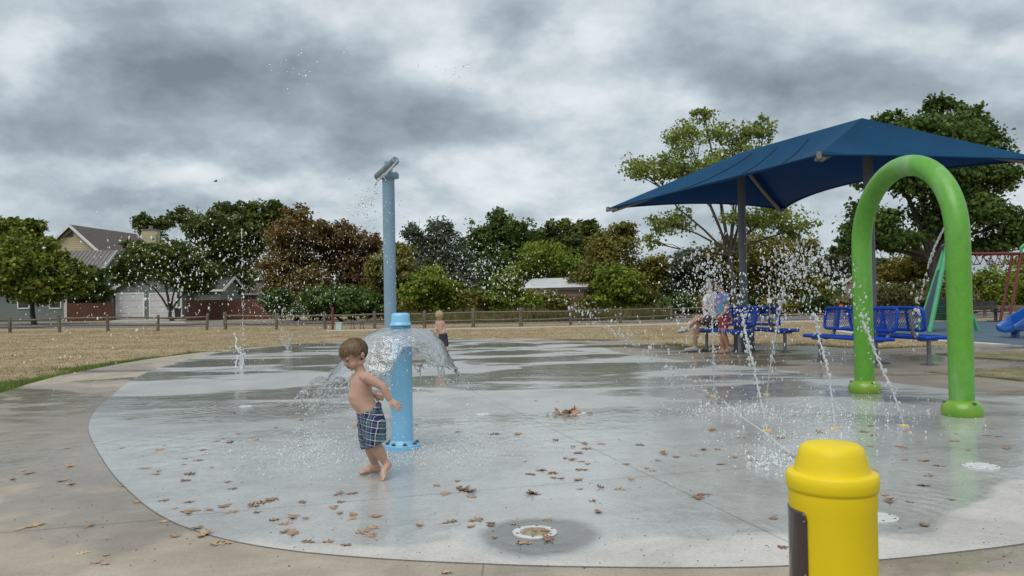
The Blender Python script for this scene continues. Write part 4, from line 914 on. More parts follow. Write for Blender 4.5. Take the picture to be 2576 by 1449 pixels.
# tall pole
tp0 = G(984, 947); Yp = tp0.y; zf = V(970, 448, Yp).z
topc = Vector((V(971, 448, Yp).x, Yp, 0)); pole = empty('spray_pole', (tp0.x, tp0.y, 0), 'tall grey blue spray pole with a tilted nozzle pipe on top', 'spray pole')
cx_ = (tp0.x+topc.x)/2; pc = Vector((tp0.x, tp0.y, 0))
g = MB(); g.tube([(pc.x, pc.y, .0), (pc.x, pc.y, zf)], .098, 30); g.build('shaft', greyblue, pole, 40)
g = MB(); g.lathe([(.19, .005), (.19, .03), (.13, .035), (.10, .06)], pc, 30); g.build('flange', greyblue, pole, 35); bolts(pole, pc, .16, 8, .03, mat=bolt_m)
g = MB(); g.lathe([(.10, zf-.02), (.165, zf-.005), (.17, zf+.005), (.17, zf+.065), (.16, zf+.075), (0, zf+.075)], pc, 30); g.build('top_flange', greyblue, pole, 35); bolts(pole, pc, .15, 8, zf+.072, .012)
pipe_m = pm('pipe_grey', (.15, .20, .24), (.22, .27, .30), 12, .5, .2)
g = MB(); g.lathe([(.062, zf+.07), (.062, zf+.2), (.066, zf+.21), (.066, zf+.27), (.05, zf+.285), (0, zf+.29)], (pc.x, pc.y+.05, 0), 20); g.build('stub', greyblue, pole, 35)
na = Vector((pc.x-.16, pc.y+.16, zf+.03)); nb = Vector((pc.x+.145, pc.y-.42, zf+.27))
na = V(948, 446, Yp-.02); nb = V(992, 406, Yp-.36)
g = MB(); g.tube([na, na.lerp(nb, .03), na.lerp(nb, .5), nb], [.055, .062, .062, .064], 20); pp_ = g.build('nozzle_pipe', pipe_m, pole, 35)
dn = (nb-na).normalized(); g = MB(); g.tube([nb-dn*.01, nb+dn*.03, nb+dn*.04], [.068, .068, .06], 20); g.build('end_cap', pipe_m, pp_, 35)
# green arch
f1 = G(2420, 1046); f2 = G(2175, 988)
ar = empty('spray_arch', (f1.x, f1.y, 0), 'tall bright green tubular spray arch standing on two domed feet', 'water arch')
dv = (f2-f1); span = dv.length; dv.normalize(); ZS = 1.72; ztop = V(2292, 393, (f1.y+f2.y)/2).z-.115
pts = [f1+Vector((0, 0, .02)), f1+Vector((0, 0, .6)), f1+Vector((0, 0, 1.2)), f1+Vector((0, 0, ZS))]
for k in range(1, 28):
    a = math.pi*k/28; pts.append(f1.lerp(f2, .5)-dv*(span/2*math.cos(a))+Vector((0, 0, ZS+(ztop-ZS)*math.sin(a)**.93)))
pts += [f2+Vector((0, 0, ZS)), f2+Vector((0, 0, 1.2)), f2+Vector((0, 0, .6)), f2+Vector((0, 0, .02))]
g = MB(); g.tube(pts, .112, 28); g.build('tube', grn, ar, 60)
for f_ in (f1, f2):
    g = MB(); g.lathe([(.18, .0), (.186, .02), (.188, .05), (.182, .085), (.165, .118), (.140, .142), (.112, .154)], f_, 36); ft = g.build('foot', grn_foot, ar, 60)
    for a in (-1.35, .7, 2.8):
        p = f_+Vector((math.cos(a)*.148, math.sin(a)*.148, .130)); g = MB(); g.lathe([(.022, 0), (.022, .012), (0, .013)], p, 10); g.build('bolt_recess', bolt_m, ft)
# yellow activator bollard close to the camera
yY = 2.02; yc = V(2093, 1250, yY); yc.z = 0; kz = lambda py: V(2090, py, yY).z
yb = empty('activator_bollard', (yc.x, yc.y, 0), 'bright yellow domed activator bollard with dark sensor panel', 'bollard')
zT = kz(1114); zr1 = kz(1190); zr2 = kz(1224)
g = MB(); g.lathe([(.094, zr1+.006), (.0895, zr1+.016), (.0875, zr1+.026), (.0800, zT-.024), (.0755, zT-.010), (.064, zT-.002), (.03, zT), (0, zT+.001)], yc, 56); g.build('dome', yel, yb, 60)
g = MB(); g.lathe([(.104, zr2-.006), (.108, zr2-.004), (.1105, zr2+.004), (.1115, zr2+.018), (.110, zr1), (.106, zr1+.005), (.093, zr1+.008)], yc, 56); g.build('rim', yel, yb, 60)
g = MB(); g.lathe([(.13, .0), (.13, .03), (.104, .035), (.1035, .3), (.1035, zr2-.055), (.106, zr2-.045), (.106, zr2-.004)], yc, 56); g.build('body', yel, yb, 30)
vang = math.atan2(-yc.y, -yc.x); a0 = vang-R(34); a1 = vang-R(150)
zp = kz(1274); g = MB(); rr = .1062
P = []; NA = 26; zs = [.20, .4, .5, zp-.02, zp-.008, zp]
for z in zs:
    ins = 0 if z < zp-.015 else (.03 if z < zp-.004 else .09)
    for k in range(NA+1):
        a = a0-ins+(a1-a0+2*ins)*k/NA; P.append((yc.x+rr*math.cos(a), yc.y+rr*math.sin(a), z))
g.add(P, [(i*(NA+1)+k, (i+1)*(NA+1)+k, (i+1)*(NA+1)+k+1, i*(NA+1)+k+1) for i in range(len(zs)-1) for k in range(NA)]); pn = g.build('sensor_panel', panel_m, yb, 40)
so = pn.modifiers.new('thick', 'SOLIDIFY'); so.thickness = .003; so.offset = 0
for z in (zp-.022, kz(1428)):
    a = a0-.06; p = Vector((yc.x+.1075*math.cos(a), yc.y+.1075*math.sin(a), z)); g = MB(); g.ell(p, (.004, .004, .004), nu=8, nv=5); g.build('screw', bolt_m, pn)
# floor fittings ---------------------------------------------------------
wplast = pm('white_plastic', (.46, .47, .46), (.60, .61, .60), 12, .5)
yplast = pm('tan_nozzle', (.55, .38, .16), (.65, .47, .22), 12, .5)
stained = pm('stained_plate', (.22, .16, .10), (.36, .29, .21), 30, .6)
def disc(name, label, px, py, r, mat, cat, ring=False, group=None, screws=0, inner_mat=None):
    c = G(px, py, .005); e = empty(name, (c.x, c.y, .005), label, cat, group)
    g = MB(); g.lathe([(r, 0), (r, .006), (r*.94, .009), (r*.74, .009), (r*.70, .006), (r*.68, .006)], c, 32); g.build('rim', mat, e, 35)
    g = MB(); g.lathe([(r*.675, .0), (r*.675, .0065), (r*.3, .007), (r*.28, .009), (0, .009)], c, 28); g.build('plate', groove if ring else (inner_mat or mat), e, 35)
    for k in range(screws):
        a = .4+2*math.pi*k/screws; g = MB(); g.lathe([(.007, .009), (.006, .012), (0, .012)], (c.x+r*.84*math.cos(a), c.y+r*.84*math.sin(a), c.z), 6); g.build('screw', bolt_m, e)
    return e
disc('drain_cover', 'white round drain cover with screws near the green arch foot', 2466, 1174, .115, wplast, 'drain cover', screws=6)
disc('drain_cover', 'white round drain cover littered with leaves in a dark puddle', 1345, 1340, .115, wplast, 'drain cover', screws=6, inner_mat=stained)
disc('drain_cover', 'plain white floor disc right of the blue bollard', 1214, 1043, .085, wplast, 'drain cover', screws=4)
disc('drain_ring', 'white drain ring heaped with brown leaves', 1434, 1040, .165, wplast, 'drain cover', ring=True, screws=6)
disc('drain_cover', 'white floor disc ringed by ripples in the far puddle', 619, 1023, .075, wplast, 'drain cover', screws=4)
disc('drain_cover', 'white drain cover half hidden behind the yellow bollard', 2208, 1303, .10, wplast, 'drain cover', screws=6)
disc('floor_nozzle', 'white floor nozzle under the thick white jet', 608, 929, .075, wplast, 'nozzle')
disc('floor_nozzle', 'white floor nozzle under the small thin splash by the far edge', 724, 884, .10, wplast, 'nozzle')
JN = [(1795, 997), (1928, 992), (1929, 1083), (2099, 1078), (2273, 1071)]
for (p, lab) in zip(JN, ('tan floor nozzle under the jet before the standing girl', 'tan floor nozzle farther back between the two tall jets', 'tan floor nozzle below the jet left of the yellow bollard top', 'tan floor nozzle below the jet straight behind the yellow dome', 'tan floor nozzle between the feet of the green arch')):
    disc('floor_nozzle', lab, p[0], p[1], .042, yplast, 'nozzle', group='floor nozzles round the arch')

# ================================================================== WATER
water = watermat('water', 0.0, .0); waterw = watermat('white_water', .05, .62); waterf = watermat('foam_skywhite_water', .1, .95); waterg = watermat('bright_drop', .0, .3)
ico_v = None
def _ico():
    b = bmesh.new(); bmesh.ops.create_icosphere(b, subdivisions=1, radius=1); v = np.array([x.co[:] for x in b.verts]); f = np.array([[q.index for q in x.verts] for x in b.faces]); b.free(); return v, f
IV, IF = _ico()
def drops(name, label, pts, rad, mat, stretch=None, parent=None):
    pts = np.asarray(pts, float); n = len(pts); rad = np.asarray(rad)*np.ones(n)
    sc = np.exp(rng.normal(0, .25, (n, 3)))*np.array([.85, .85, 1.35]); sh = rng.normal(0, .22, (n, 1, 3))
    v = IV[None]*sc[:, None, :]; v = v+sh*v[:, :, [2]]; v = v*rad[:, None, None]+pts[:, None, :]
    f = IF[None]+(np.arange(n)*len(IV))[:, None, None]
    o = npmesh(name, v.reshape(-1, 3), f.reshape(-1, 3), mat, parent, True)
    if label: tag(o, label, 'water drops', kind='stuff')
    return o
def cloud(px, py, sx, sy, Y, sY, n, uni=False):
    out = []
    for _ in range(n):
        x, y = (px+random.gauss(0, sx), py+random.gauss(0, sy)) if not uni else (px+random.uniform(-sx, sx), py+random.uniform(-sy, sy))
        q = V(x, y, max(1.5, Y+random.gauss(0, sY)))
        if q.z > .03: out.append(tuple(q))
    return out
def lograd(n, m, s=.4): return m*np.exp(np.clip(rng.normal(0, s, n), -1, .75))
def stream(g, pts, r0, r1, jit, n=7, breakup=.0):
    """wobbling rope of water along pts"""
    P = []; m = len(pts)-1; tot = m*14
    for i in range(tot+1):
        k = i/tot*m; a = min(int(k), m-1); fr_ = k-a
        p0, p1, p2, p3 = pts[max(a-1, 0)], pts[a], pts[a+1], pts[min(a+2, m)]
        q = .5*((2*p1)+(p2-p0)*fr_+(2*p0-5*p1+4*p2-p3)*fr_**2+(3*p1-p0-3*p2+p3)*fr_**3)
        w_ = i/tot; P.append(q+Vector((random.gauss(0, jit*w_), random.gauss(0, jit*w_), random.gauss(0, jit*w_*.4))))
    rad = [(r0+(r1-r0)*i/tot)*math.exp(random.gauss(0, .28*(.2+i/tot))) for i in range(tot+1)]
    g.tube(P, rad, n)
    return P
def arc(pix, Ys): return [V(p[0], p[1], y) for p, y in zip(pix, Ys)]
JETS = [
 ([(1795, 996), (1794, 930), (1792, 850), (1790, 780), (1786, 720), (1782, 680)], (9.55, 9.5, 9.45, 9.4, 9.3, 9.2), 'jet rising straight up before the seated woman'),
 ([(1928, 991), (1938, 920), (1950, 845), (1963, 785), (1975, 720), (1990, 640)], (9.6, 9.5, 9.4, 9.3, 9.1, 8.9), 'farther jet leaning right toward the twin spray crowns'),
 ([(1929, 1082), (1912, 1000), (1897, 930), (1882, 870), (1868, 800), (1855, 760), (1838, 712)], (7.05, 7.2, 7.4, 7.55, 7.75, 7.9, 8.1), 'near jet leaning left toward the standing girl'),
 ([(2099, 1077), (2092, 1000), (2078, 920), (2062, 860), (2050, 790), (2035, 705), (2005, 640)], (7.1, 7.2, 7.35, 7.5, 7.65, 7.85, 8.1), 'tall near jet curling left over the blue bench'),
 ([(2273, 1070), (2245, 985), (2215, 920), (2188, 855), (2165, 790), (2130, 720), (2090, 690)], (7.2, 7.3, 7.45, 7.6, 7.75, 7.9, 8.0), 'jet slanting left in front of the green arch leg')]
for (pix, Ys, lab) in JETS:
    pts = arc(pix, Ys); e = empty('water_jet', pts[0], lab, 'water jet', 'water jets from the floor nozzles'); g = MB(); cut = len(pts)-2 if len(pts) > 6 else len(pts)-1
    P = stream(g, pts[:cut], .0062, .0105, .010); P2s = []
    g.build('stream', waterw, e, 60)
    dp = []; tot = len(pts)-1
    for _ in range(190):
        k = (1-random.random()**1.7)*tot; a = min(int(k), tot-1); q = pts[a].lerp(pts[a+1], k-a); s_ = .012+.07*(k/tot)**2; dp.append(tuple(q+Vector((random.gauss(0, s_), random.gauss(0, s_*1.2), random.gauss(0, s_)))))
    o = drops('spray', None, dp, lograd(len(dp), .007, .5), waterw, parent=e); o['kind'] = 'stuff'
cl = cloud(1782, 660, 34, 24, 9.2, .25, 48)+cloud(1775, 700, 40, 50, 9.3, .3, 40)
cl2 = cloud(1988, 640, 28, 22, 8.6, .3, 55)+cloud(2010, 685, 36, 36, 8.5, .3, 70)+cloud(1945, 710, 34, 50, 8.8, .3, 50)+cloud(2085, 690, 26, 30, 8.2, .3, 34)
drops('water_drops', 'large glassy drops thrown up by the jet before the girl', cl, lograd(len(cl), .0105, .5), waterg)
drops('water_drops', 'large glassy drops arching over the blue benches', cl2, lograd(len(cl2), .0088, .55), waterg)
fine = cloud(1765, 750, 56, 60, 9.4, .3, 520)+cloud(1783, 745, 14, 45, 9.3, .1, 200)
drops('fine_spray', 'dense fine white spray veiling the seated woman', fine, lograd(len(fine), .0052, .4), waterf)
fine = cloud(1950, 750, 70, 56, 8.8, .4, 330)+cloud(1990, 690, 44, 44, 8.6, .3, 260)
drops('fine_spray', 'fine white spray hanging before the blue bench pair', fine, lograd(len(fine), .005, .4), waterf)
# arc of drops falling left of the jets and splashing on the floor
fa = []
for k in range(150):
    u = random.random(); px = 1440+u*260; py = 770+u*110+(u*u)*40; fa += cloud(px, py, 12+22*u, 12+18*u, 8.5, .25, 1)
fa += cloud(1790, 950, 90, 40, 9.0, .4, 120)+cloud(2000, 930, 120, 50, 8.2, .4, 90)
arcp = [(1330, 708, 11.0), (1440, 768, 10.2), (1545, 835, 9.3), (1645, 900, 8.5), (1740, 960, 7.9), (1830, 1018, 7.3)]
for k in range(210):
    u = random.random()*5; a = min(int(u), 4); f_ = u-a; q0, q1 = arcp[a], arcp[a+1]; w_ = 5+3*math.sin(u*2)
    fa += cloud(q0[0]+(q1[0]-q0[0])*f_, q0[1]+(q1[1]-q0[1])*f_, w_, w_, q0[2]+(q1[2]-q0[2])*f_, .04, 1)
drops('water_drops', 'trail of falling drops crossing the lawn left of the jets', fa, lograd(len(fa), .0068, .45), waterw)
st = [V(1820, 1010, 7.3), V(1870, 1052, 6.9), V(1925, 1090, 6.45), V(1975, 1135, 6.0), V(2010, 1160, 5.75)]
for q in st: q.z = max(q.z, .03)
e = empty('water_jet', st[-1], 'thin low jet slanting to the floor behind the yellow dome', 'water jet', 'water jets from the floor nozzles'); g = MB(); stream(g, st, .005, .008, .006); g.build('stream', waterw, e, 60)
# spray inside the arch
st = [V(2376, 571, 8.1), V(2352, 618, 8.2), V(2337, 660, 8.25), V(2325, 705, 8.3), V(2315, 750, 8.3)]
e = empty('water_jet', st[0], 'thin stream falling from the inside of the green arch', 'water jet'); g = MB(); stream(g, st[:3], .011, .009, .006); g.build('stream', waterw, e, 60)
dp = []
for k in range(60):
    u = random.random(); a = min(int(u*4), 3); q = st[a].lerp(st[a+1], u*4-a); dp.append(tuple(q+Vector((random.gauss(0, .012),)*3)))
dp += cloud(2302, 800, 8, 40, 8.3, .05, 26); o = drops('spray', None, dp, lograd(len(dp), .009, .3), waterw, parent=e); o['kind'] = 'stuff'
# thick white jet at the left with a hair thin column above it
jb = G(608, 928, .012); e = empty('water_jet', jb, 'thick white jet bubbling up left of the boy', 'water jet'); g = MB()
for k in range(9):
    a = random.uniform(0, 6.28); r_ = random.uniform(0, .028); h_ = random.uniform(.12, .42); b_ = jb+Vector((math.cos(a)*r_, math.sin(a)*r_, 0)); stream(g, [b_, b_+Vector((random.gauss(0, .012), 0, h_*.5)), b_+Vector((random.gauss(0, .035), 0, h_))], .022, .008, .012)
b_ = jb+Vector((-.05, 0, .3)); stream(g, [b_, b_+Vector((-.06, 0, .12)), b_+Vector((-.04, 0, .24)), b_+Vector((-.1, 0, .36))], .014, .008, .012); stream(g, [jb+Vector((-.06, 0, .25)), jb+Vector((-.1, 0, .12)), jb+Vector((-.12, 0, .0))], .012, .008, .008)
g.build('stream', waterf, e, 60)
dp = [tuple(jb+Vector((.03+random.gauss(0, .008)+.00*z, random.gauss(0, .01), z))) for z in rng.uniform(.2, 2.6, 120)]+[tuple(jb+Vector((random.gauss(0, .13), random.gauss(0, .1), abs(random.gauss(.2, .22))))) for _ in range(110)]
o = drops('spray', None, dp, lograd(len(dp), .0065, .4), waterf, parent=e); o['kind'] = 'stuff'
jb = G(724, 883, .012); e = empty('water_jet', jb, 'small thin splash near the far edge of the pad', 'water jet'); g = MB()
for k in range(6):
    a = random.uniform(-.5, .5); stream(g, [jb, jb+Vector((a*.2, 0, .18)), jb+Vector((a*.55, random.gauss(0, .05), .42))], .012, .005, .012)
g.build('stream', waterw, e, 60)
dp = [tuple(jb+Vector((random.gauss(0, .28), random.gauss(0, .2), random.uniform(.05, 1.1)))) for _ in range(140)]; o = drops('spray', None, dp, lograd(len(dp), .010, .3), waterw, parent=e); o['kind'] = 'stuff'
# airborne drops in front of the trees
dl = cloud(430, 685, 120, 66, 9.5, .6, 420)+cloud(300, 760, 120, 60, 9.5, .6, 110)+cloud(560, 630, 60, 40, 9.5, .5, 90)+cloud(150, 870, 110, 70, 9.0, .5, 60)
drops('water_drops', 'scattered white drops flying before the garage tree', dl, lograd(len(dl), .0055, .42), waterf)
dl = cloud(740, 690, 90, 90, 11.5, .6, 520)+cloud(690, 770, 60, 45, 11.5, .5, 260)+cloud(850, 640, 60, 70, 11.5, .5, 90)+cloud(975, 600, 30, 110, 11.0, .4, 110)
drops('fine_spray', 'fine drifting spray before the rust coloured tree', dl, lograd(len(dl), .0046, .35), waterf)
dl = cloud(1170, 640, 60, 46, 11, .5, 260)+cloud(1260, 690, 55, 30, 11, .5, 170)+cloud(1320, 710, 50, 26, 11, .5, 90)
drops('water_drops', 'cluster of white drops before the cedar and oak', dl, lograd(len(dl), .0055, .4), waterf)
dl = cloud(760, 180, 50, 40, 10, .5, 40)+cloud(1140, 190, 30, 20, 10, .5, 24)+cloud(920, 560, 40, 50, 11.5, .3, 70)
drops('water_drops', 'few tiny drops high against the clouds', dl, lograd(len(dl), .006, .3), water)
# water off the pole nozzle
st = [V(997, 408, Yp-.38), V(975, 432, Yp-.55), V(952, 452, Yp-.7), V(943, 466, Yp-.75)]
e = empty('water_jet', st[0], 'stream spurting from the nozzle pipe of the tall pole', 'water jet'); g = MB(); stream(g, st, .016, .012, .008); stream(g, [p+Vector((.02, 0, .03)) for p in st[:3]], .010, .008, .008); g.build('stream', waterw, e, 60)
dp = cloud(935, 490, 8, 22, Yp-.8, .05, 24)+cloud(918, 540, 14, 26, Yp-.9, .1, 34); o = drops('spray', None, dp, lograd(len(dp), .009, .3), water, parent=e); o['kind'] = 'stuff'
# bell of water round the blue bollard ---------------------------------------------
zc0 = Zt-.116
prof = [(.085, 0), (.13, -.004), (.18, -.014), (.23, -.034), (.275, -.062), (.31, -.095), (.338, -.13), (.362, -.168), (.385, -.21), (.405, -.25), (.424, -.29), (.44, -.33), (.454, -.37), (.466, -.41)]
def bellpt(th, k):
    i = min(int(k), len(prof)-2); fr_ = k-i; r_ = prof[i][0]+(prof[i+1][0]-prof[i][0])*fr_; z_ = prof[i][1]+(prof[i+1][1]-prof[i][1])*fr_
    lf = max(0, -math.cos(th))**2; w_ = k/(len(prof)-1)
    r_ *= 1+.38*lf*w_**1.4; z_ -= .06*lf*w_**2
    nz_ = mnoise.noise(Vector((math.cos(th)*r_*9, math.sin(th)*r_*9, k*.7)))*.006+mnoise.noise(Vector((math.cos(th)*r_*24, math.sin(th)*r_*24, k*1.4+4)))*.002
    return Vector((bb.x+math.cos(th)*(r_+nz_*w_*1.6), bb.y+math.sin(th)*(r_+nz_*w_*1.6), zc0+z_+nz_))
NT, NK = 260, 60
def kend(th):
    e_ = 11.0+1.2*max(0, -math.cos(th))+1.8*mnoise.noise(Vector((math.cos(th)*1.7, math.sin(th)*1.7, 5)))+.6*mnoise.noise(Vector((math.cos(th)*3.4, math.sin(th)*3.4, 9)))
    df = abs((th-R(288)+math.pi) % (2*math.pi)-math.pi)      # torn opening facing the camera
    e_ -= 4.6*math.exp(-(df/.34)**4)
    return max(2.5, min(e_, len(prof)-1.0))
bell = empty('water_bell', (bb.x, bb.y, .005), 'clear bell of water falling round the blue bollard', 'water')
P = []; F = []
for i in range(NT):
    th = 2*math.pi*i/NT; ke = kend(th)
    for j in range(NK+1): P.append(bellpt(th, ke*j/NK))
for i in range(NT):
    for j in range(NK):
        i2 = (i+1) % NT; F.append((i*(NK+1)+j, i2*(NK+1)+j, i2*(NK+1)+j+1, i*(NK+1)+j+1))
# sheet material: mostly clear, bright where its ripples catch the sky
m, t, b = newmat('water_sheet'); lw = N(t, 'ShaderNodeLayerWeight'); lw.inputs[0].default_value = .32
ge = N(t, 'ShaderNodeNewGeometry'); nz = noise(t, ge.outputs['Position'], 17, 3, .5, 1.2); nz2 = noise(t, ge.outputs['Position'], 48, 2, .5, .5)
bp = N(t, 'ShaderNodeBump'); bp.inputs['Strength'].default_value = .8; bp.inputs['Distance'].default_value = .018
t.links.new(mth(t, 'ADD', nz.outputs[0], mth(t, 'MULTIPLY', nz2.outputs[0], .35)), bp.inputs['Height']); L(t, bp, lw, 0, 'Normal')
gl = N(t, 'ShaderNodeBsdfGlossy'); gl.inputs['Roughness'].default_value = .05; L(t, bp, gl, 0, 'Normal')
rf = N(t, 'ShaderNodeBsdfRefraction'); rf.inputs['IOR'].default_value = 1.12; rf.inputs['Roughness'].default_value = 0; L(t, bp, rf, 0, 'Normal'); rf.inputs[0].default_value = (.97, .98, .98, 1)
trn = N(t, 'ShaderNodeBsdfTransparent'); trn.inputs[0].default_value = (.95, .965, .965, 1)
m1 = N(t, 'ShaderNodeMixShader'); m1.inputs[0].default_value = .45; L(t, trn, m1, 0, 1); L(t, rf, m1, 0, 2)
m2 = N(t, 'ShaderNodeMixShader'); t.links.new(mrange(t, lw.outputs['Fresnel'], .02, .6, .14, .72), m2.inputs[0]); L(t, m1, m2, 0, 1); L(t, gl, m2, 0, 2); L(t, m2, t.nodes['Material Output'])
sheetm = m
npmesh('sheet', [tuple(p) for p in P], F, sheetm, bell, True)
# thick torn rim with fingers
g = MB(); rimp = []
for i in range(NT+1):
    th = 2*math.pi*i/NT; rimp.append(bellpt(th, kend(th))+Vector((random.gauss(0, .003), random.gauss(0, .003), random.gauss(0, .003))))
g.tube(rimp, [.0075*math.exp(random.gauss(0, .3)) for _ in rimp], 6, caps=False)
fing = []
for k in range(34):
    th = random.uniform(0, 2*math.pi); p0 = bellpt(th, kend(th)); d = Vector((math.cos(th)*.25, math.sin(th)*.25, -1)).normalized(); ln = random.uniform(.03, .16)
    q = [p0, p0+d*ln*.5+Vector((random.gauss(0, .01), random.gauss(0, .01), 0)), p0+d*ln+Vector((random.gauss(0, .02), random.gauss(0, .02), 0))]; stream(g, q, .006, .003, .006, 6); fing.append(q[-1])
# a curl of water thrown out at the left
for k in range(14):
    th = R(random.uniform(140, 250)); p0 = bellpt(th, kend(th)); d = Vector((math.cos(th), math.sin(th), 0)); q = [p0, p0+d*.08+Vector((0, 0, random.uniform(-.02, .04))), p0+d*random.uniform(.12, .22)+Vector((0, 0, -.08)), p0+d*random.uniform(.16, .3)+Vector((0, 0, -.2))]; stream(g, q, .007, .003, .008, 6)
g.build('rim', waterg, bell, 60)
dp = []
for _ in range(620):
    th = random.uniform(0, 2*math.pi) if random.random() < .5 else R(random.gauss(200, 40)); p0 = bellpt(th, kend(th)); fall = random.random()**.8; z_ = p0.z*(1-fall); rad_ = 1.0+.55*math.sqrt(fall)*random.uniform(.6, 1.2)
    dp.append((bb.x+(p0.x-bb.x)*rad_+random.gauss(0, .02), bb.y+(p0.y-bb.y)*rad_+random.gauss(0, .02), max(z_, .015)))
o = drops('falling_drops', None, dp, lograd(len(dp), .0036, .4), waterf, parent=bell); o['kind'] = 'stuff'
# drops beaded on the blue bollard and splashing on the floor below
dp = []
for _ in range(110):
    a = random.uniform(math.pi, 2*math.pi); z = random.uniform(.1, .85)**1.0; dp.append((bb.x+math.cos(a)*.0885, bb.y+math.sin(a)*.0885, z))
o = drops('beads', None, dp, lograd(len(dp), .0026, .5), waterf, parent=bell); o['kind'] = 'stuff'
dp = []
for _ in range(2600):
    a = random.uniform(0, 2*math.pi); r_ = abs(random.gauss(.55, .22)) if random.random() < .65 else random.uniform(.2, 1.25); x_, y_ = bb.x-.12+math.cos(a)*r_*1.25, bb.y-.08+math.sin(a)*r_*.9
    dp.append((x_, y_, .011+abs(random.gauss(0, .012))))
drops('floor_splash', 'sparkling splash of tiny drops on the floor round the blue bollard', dp, lograd(len(dp), .0032, .4), waterf)
dp = []
for (px, py, sx, sy, n) in ((1830, 1035, 90, 12, 500), (2050, 1040, 70, 14, 260), (1940, 1165, 40, 14, 200), (1990, 1100, 120, 30, 260), (2200, 1050, 120, 30, 200)):
    for _ in range(n): q = G(px+random.gauss(0, sx), py+random.gauss(0, sy)); dp.append((q.x, q.y, .011+abs(random.gauss(0, .015))))
drops('floor_splash', 'scattered splash drops on the wet floor under the jets', dp, lograd(len(dp), .0045, .4), waterf)
# ================================================================== PEOPLE
def skinmat(name, c, c2, pink):
    if name in MATS: return MATS[name]
    m, t, b = newmat(name); tcn = N(t, 'ShaderNodeTexCoord'); nz = noise(t, tcn.outputs['Object'], 7, 4); n2 = noise(t, tcn.outputs['Object'], 22, 3)
    c_ = ramp(t, nz.outputs[0], [(.3, c), (.7, c2)]); mxn = N(t, 'ShaderNodeMix', data_type='RGBA'); t.links.new(mrange(t, n2.outputs[0], .5, .8, 0, .5), mxn.inputs[0]); t.links.new(c_, mxn.inputs['A']); mxn.inputs['B'].default_value = (*pink, 1)
    t.links.new(mxn.outputs['Result'], b.inputs['Base Color']); b.inputs['Roughness'].default_value = .42; b.inputs['Subsurface Weight'].default_value = .12; b.inputs['Subsurface Radius'].default_value = (.010, .004, .002); b.inputs['Subsurface Scale'].default_value = 1.0
    MATS[name] = m; return m
skin = skinmat('fair_skin', (.43, .262, .192), (.50, .315, .235), (.47, .225, .175))
skin2 = skinmat('tanned_skin', (.36, .20, .135), (.42, .24, .165), (.38, .17, .12))
def capsule(g, chain, n=14):
    """tapered rounded limb: chain of (point, radius)"""
    pts, rad = [], []
    chain = [(Vector(p), r) for p, r in chain]
    d0 = (chain[0][0]-chain[1][0]).normalized(); d1 = (chain[-1][0]-chain[-2][0]).normalized(); rr = lambda r: r if isinstance(r, (int, float)) else sum(r)/2
    sc = lambda r, k: r*k if isinstance(r, (int, float)) else (r[0]*k, r[1]*k)
    for k in (.98, .8, .45): pts.append(chain[0][0]+d0*rr(chain[0][1])*k); rad.append(sc(chain[0][1], math.sqrt(1-k*k)))
    for i, (p, r) in enumerate(chain):
        pts.append(p); rad.append(r)
        if i < len(chain)-1: pass
    for k in (.45, .8, .98): pts.append(chain[-1][0]+d1*rr(chain[-1][1])*k); rad.append(sc(chain[-1][1], math.sqrt(1-k*k)))
    g.tube(pts, rad, n)
def ringloft(g, rings, A, B, n=22):
    """rings: (center, ra along A, rb along B)"""
    P = []; A, B = Vector(A).normalized(), Vector(B).normalized()
    for (c, ra, rb) in rings:
        for k in range(n): th = 2*math.pi*k/n; P.append(Vector(c)+A*(ra*math.cos(th))+B*(rb*math.sin(th)))
    F = [(i*n+k, i*n+(k+1) % n, (i+1)*n+(k+1) % n, (i+1)*n+k) for i in range(len(rings)-1) for k in range(n)]
    F += [tuple(range(n-1, -1, -1)), tuple((len(rings)-1)*n+k for k in range(n))]
    g.add(P, F)
def remesh(g, name, mat, parent, voxel=.005, smooth=6, disp=None):
    me = g.mesh('tmp'); b = bmesh.new(); b.from_mesh(me); bmesh.ops.recalc_face_normals(b, faces=b.faces); b.to_mesh(me); b.free()
    o = bpy.data.objects.new('tmp', me); col.objects.link(o)
    r = o.modifiers.new('r', 'REMESH'); r.mode = 'VOXEL'; r.voxel_size = voxel
    s = o.modifiers.new('s', 'SMOOTH'); s.factor = .5; s.iterations = smooth
    dg = bpy.context.evaluated_depsgraph_get(); ev = o.evaluated_get(dg); nm = bpy.data.meshes.new_from_object(ev); nm.name = name
    bpy.data.objects.remove(o); bpy.data.meshes.remove(me)
    if disp:
        n = len(nm.vertices); co = np.empty(n*3, np.float32); nm.vertices.foreach_get('co', co); no = np.empty(n*3, np.float32); nm.vertex_normals.foreach_get('vector', no)
        co = co.reshape(-1, 3); no = no.reshape(-1, 3); a = np.array([disp(Vector(p)) for p in co], np.float32); co += no*a[:, None]; nm.vertices.foreach_set('co', co.ravel()); nm.update()
    nm.shade_smooth(); nm.materials.clear(); nm.materials.append(mat)
    q = bpy.data.objects.new(name, nm); col.objects.link(q)
    if parent: q.parent = parent; q.matrix_parent_inverse = parent.matrix_basis.inverted()
    return q
def basis(f, up=(0, 0, 1)):
    f = Vector(f).normalized(); l = Vector(up).cross(f).normalized(); u = f.cross(l); return f, l, u      # forward, left, up
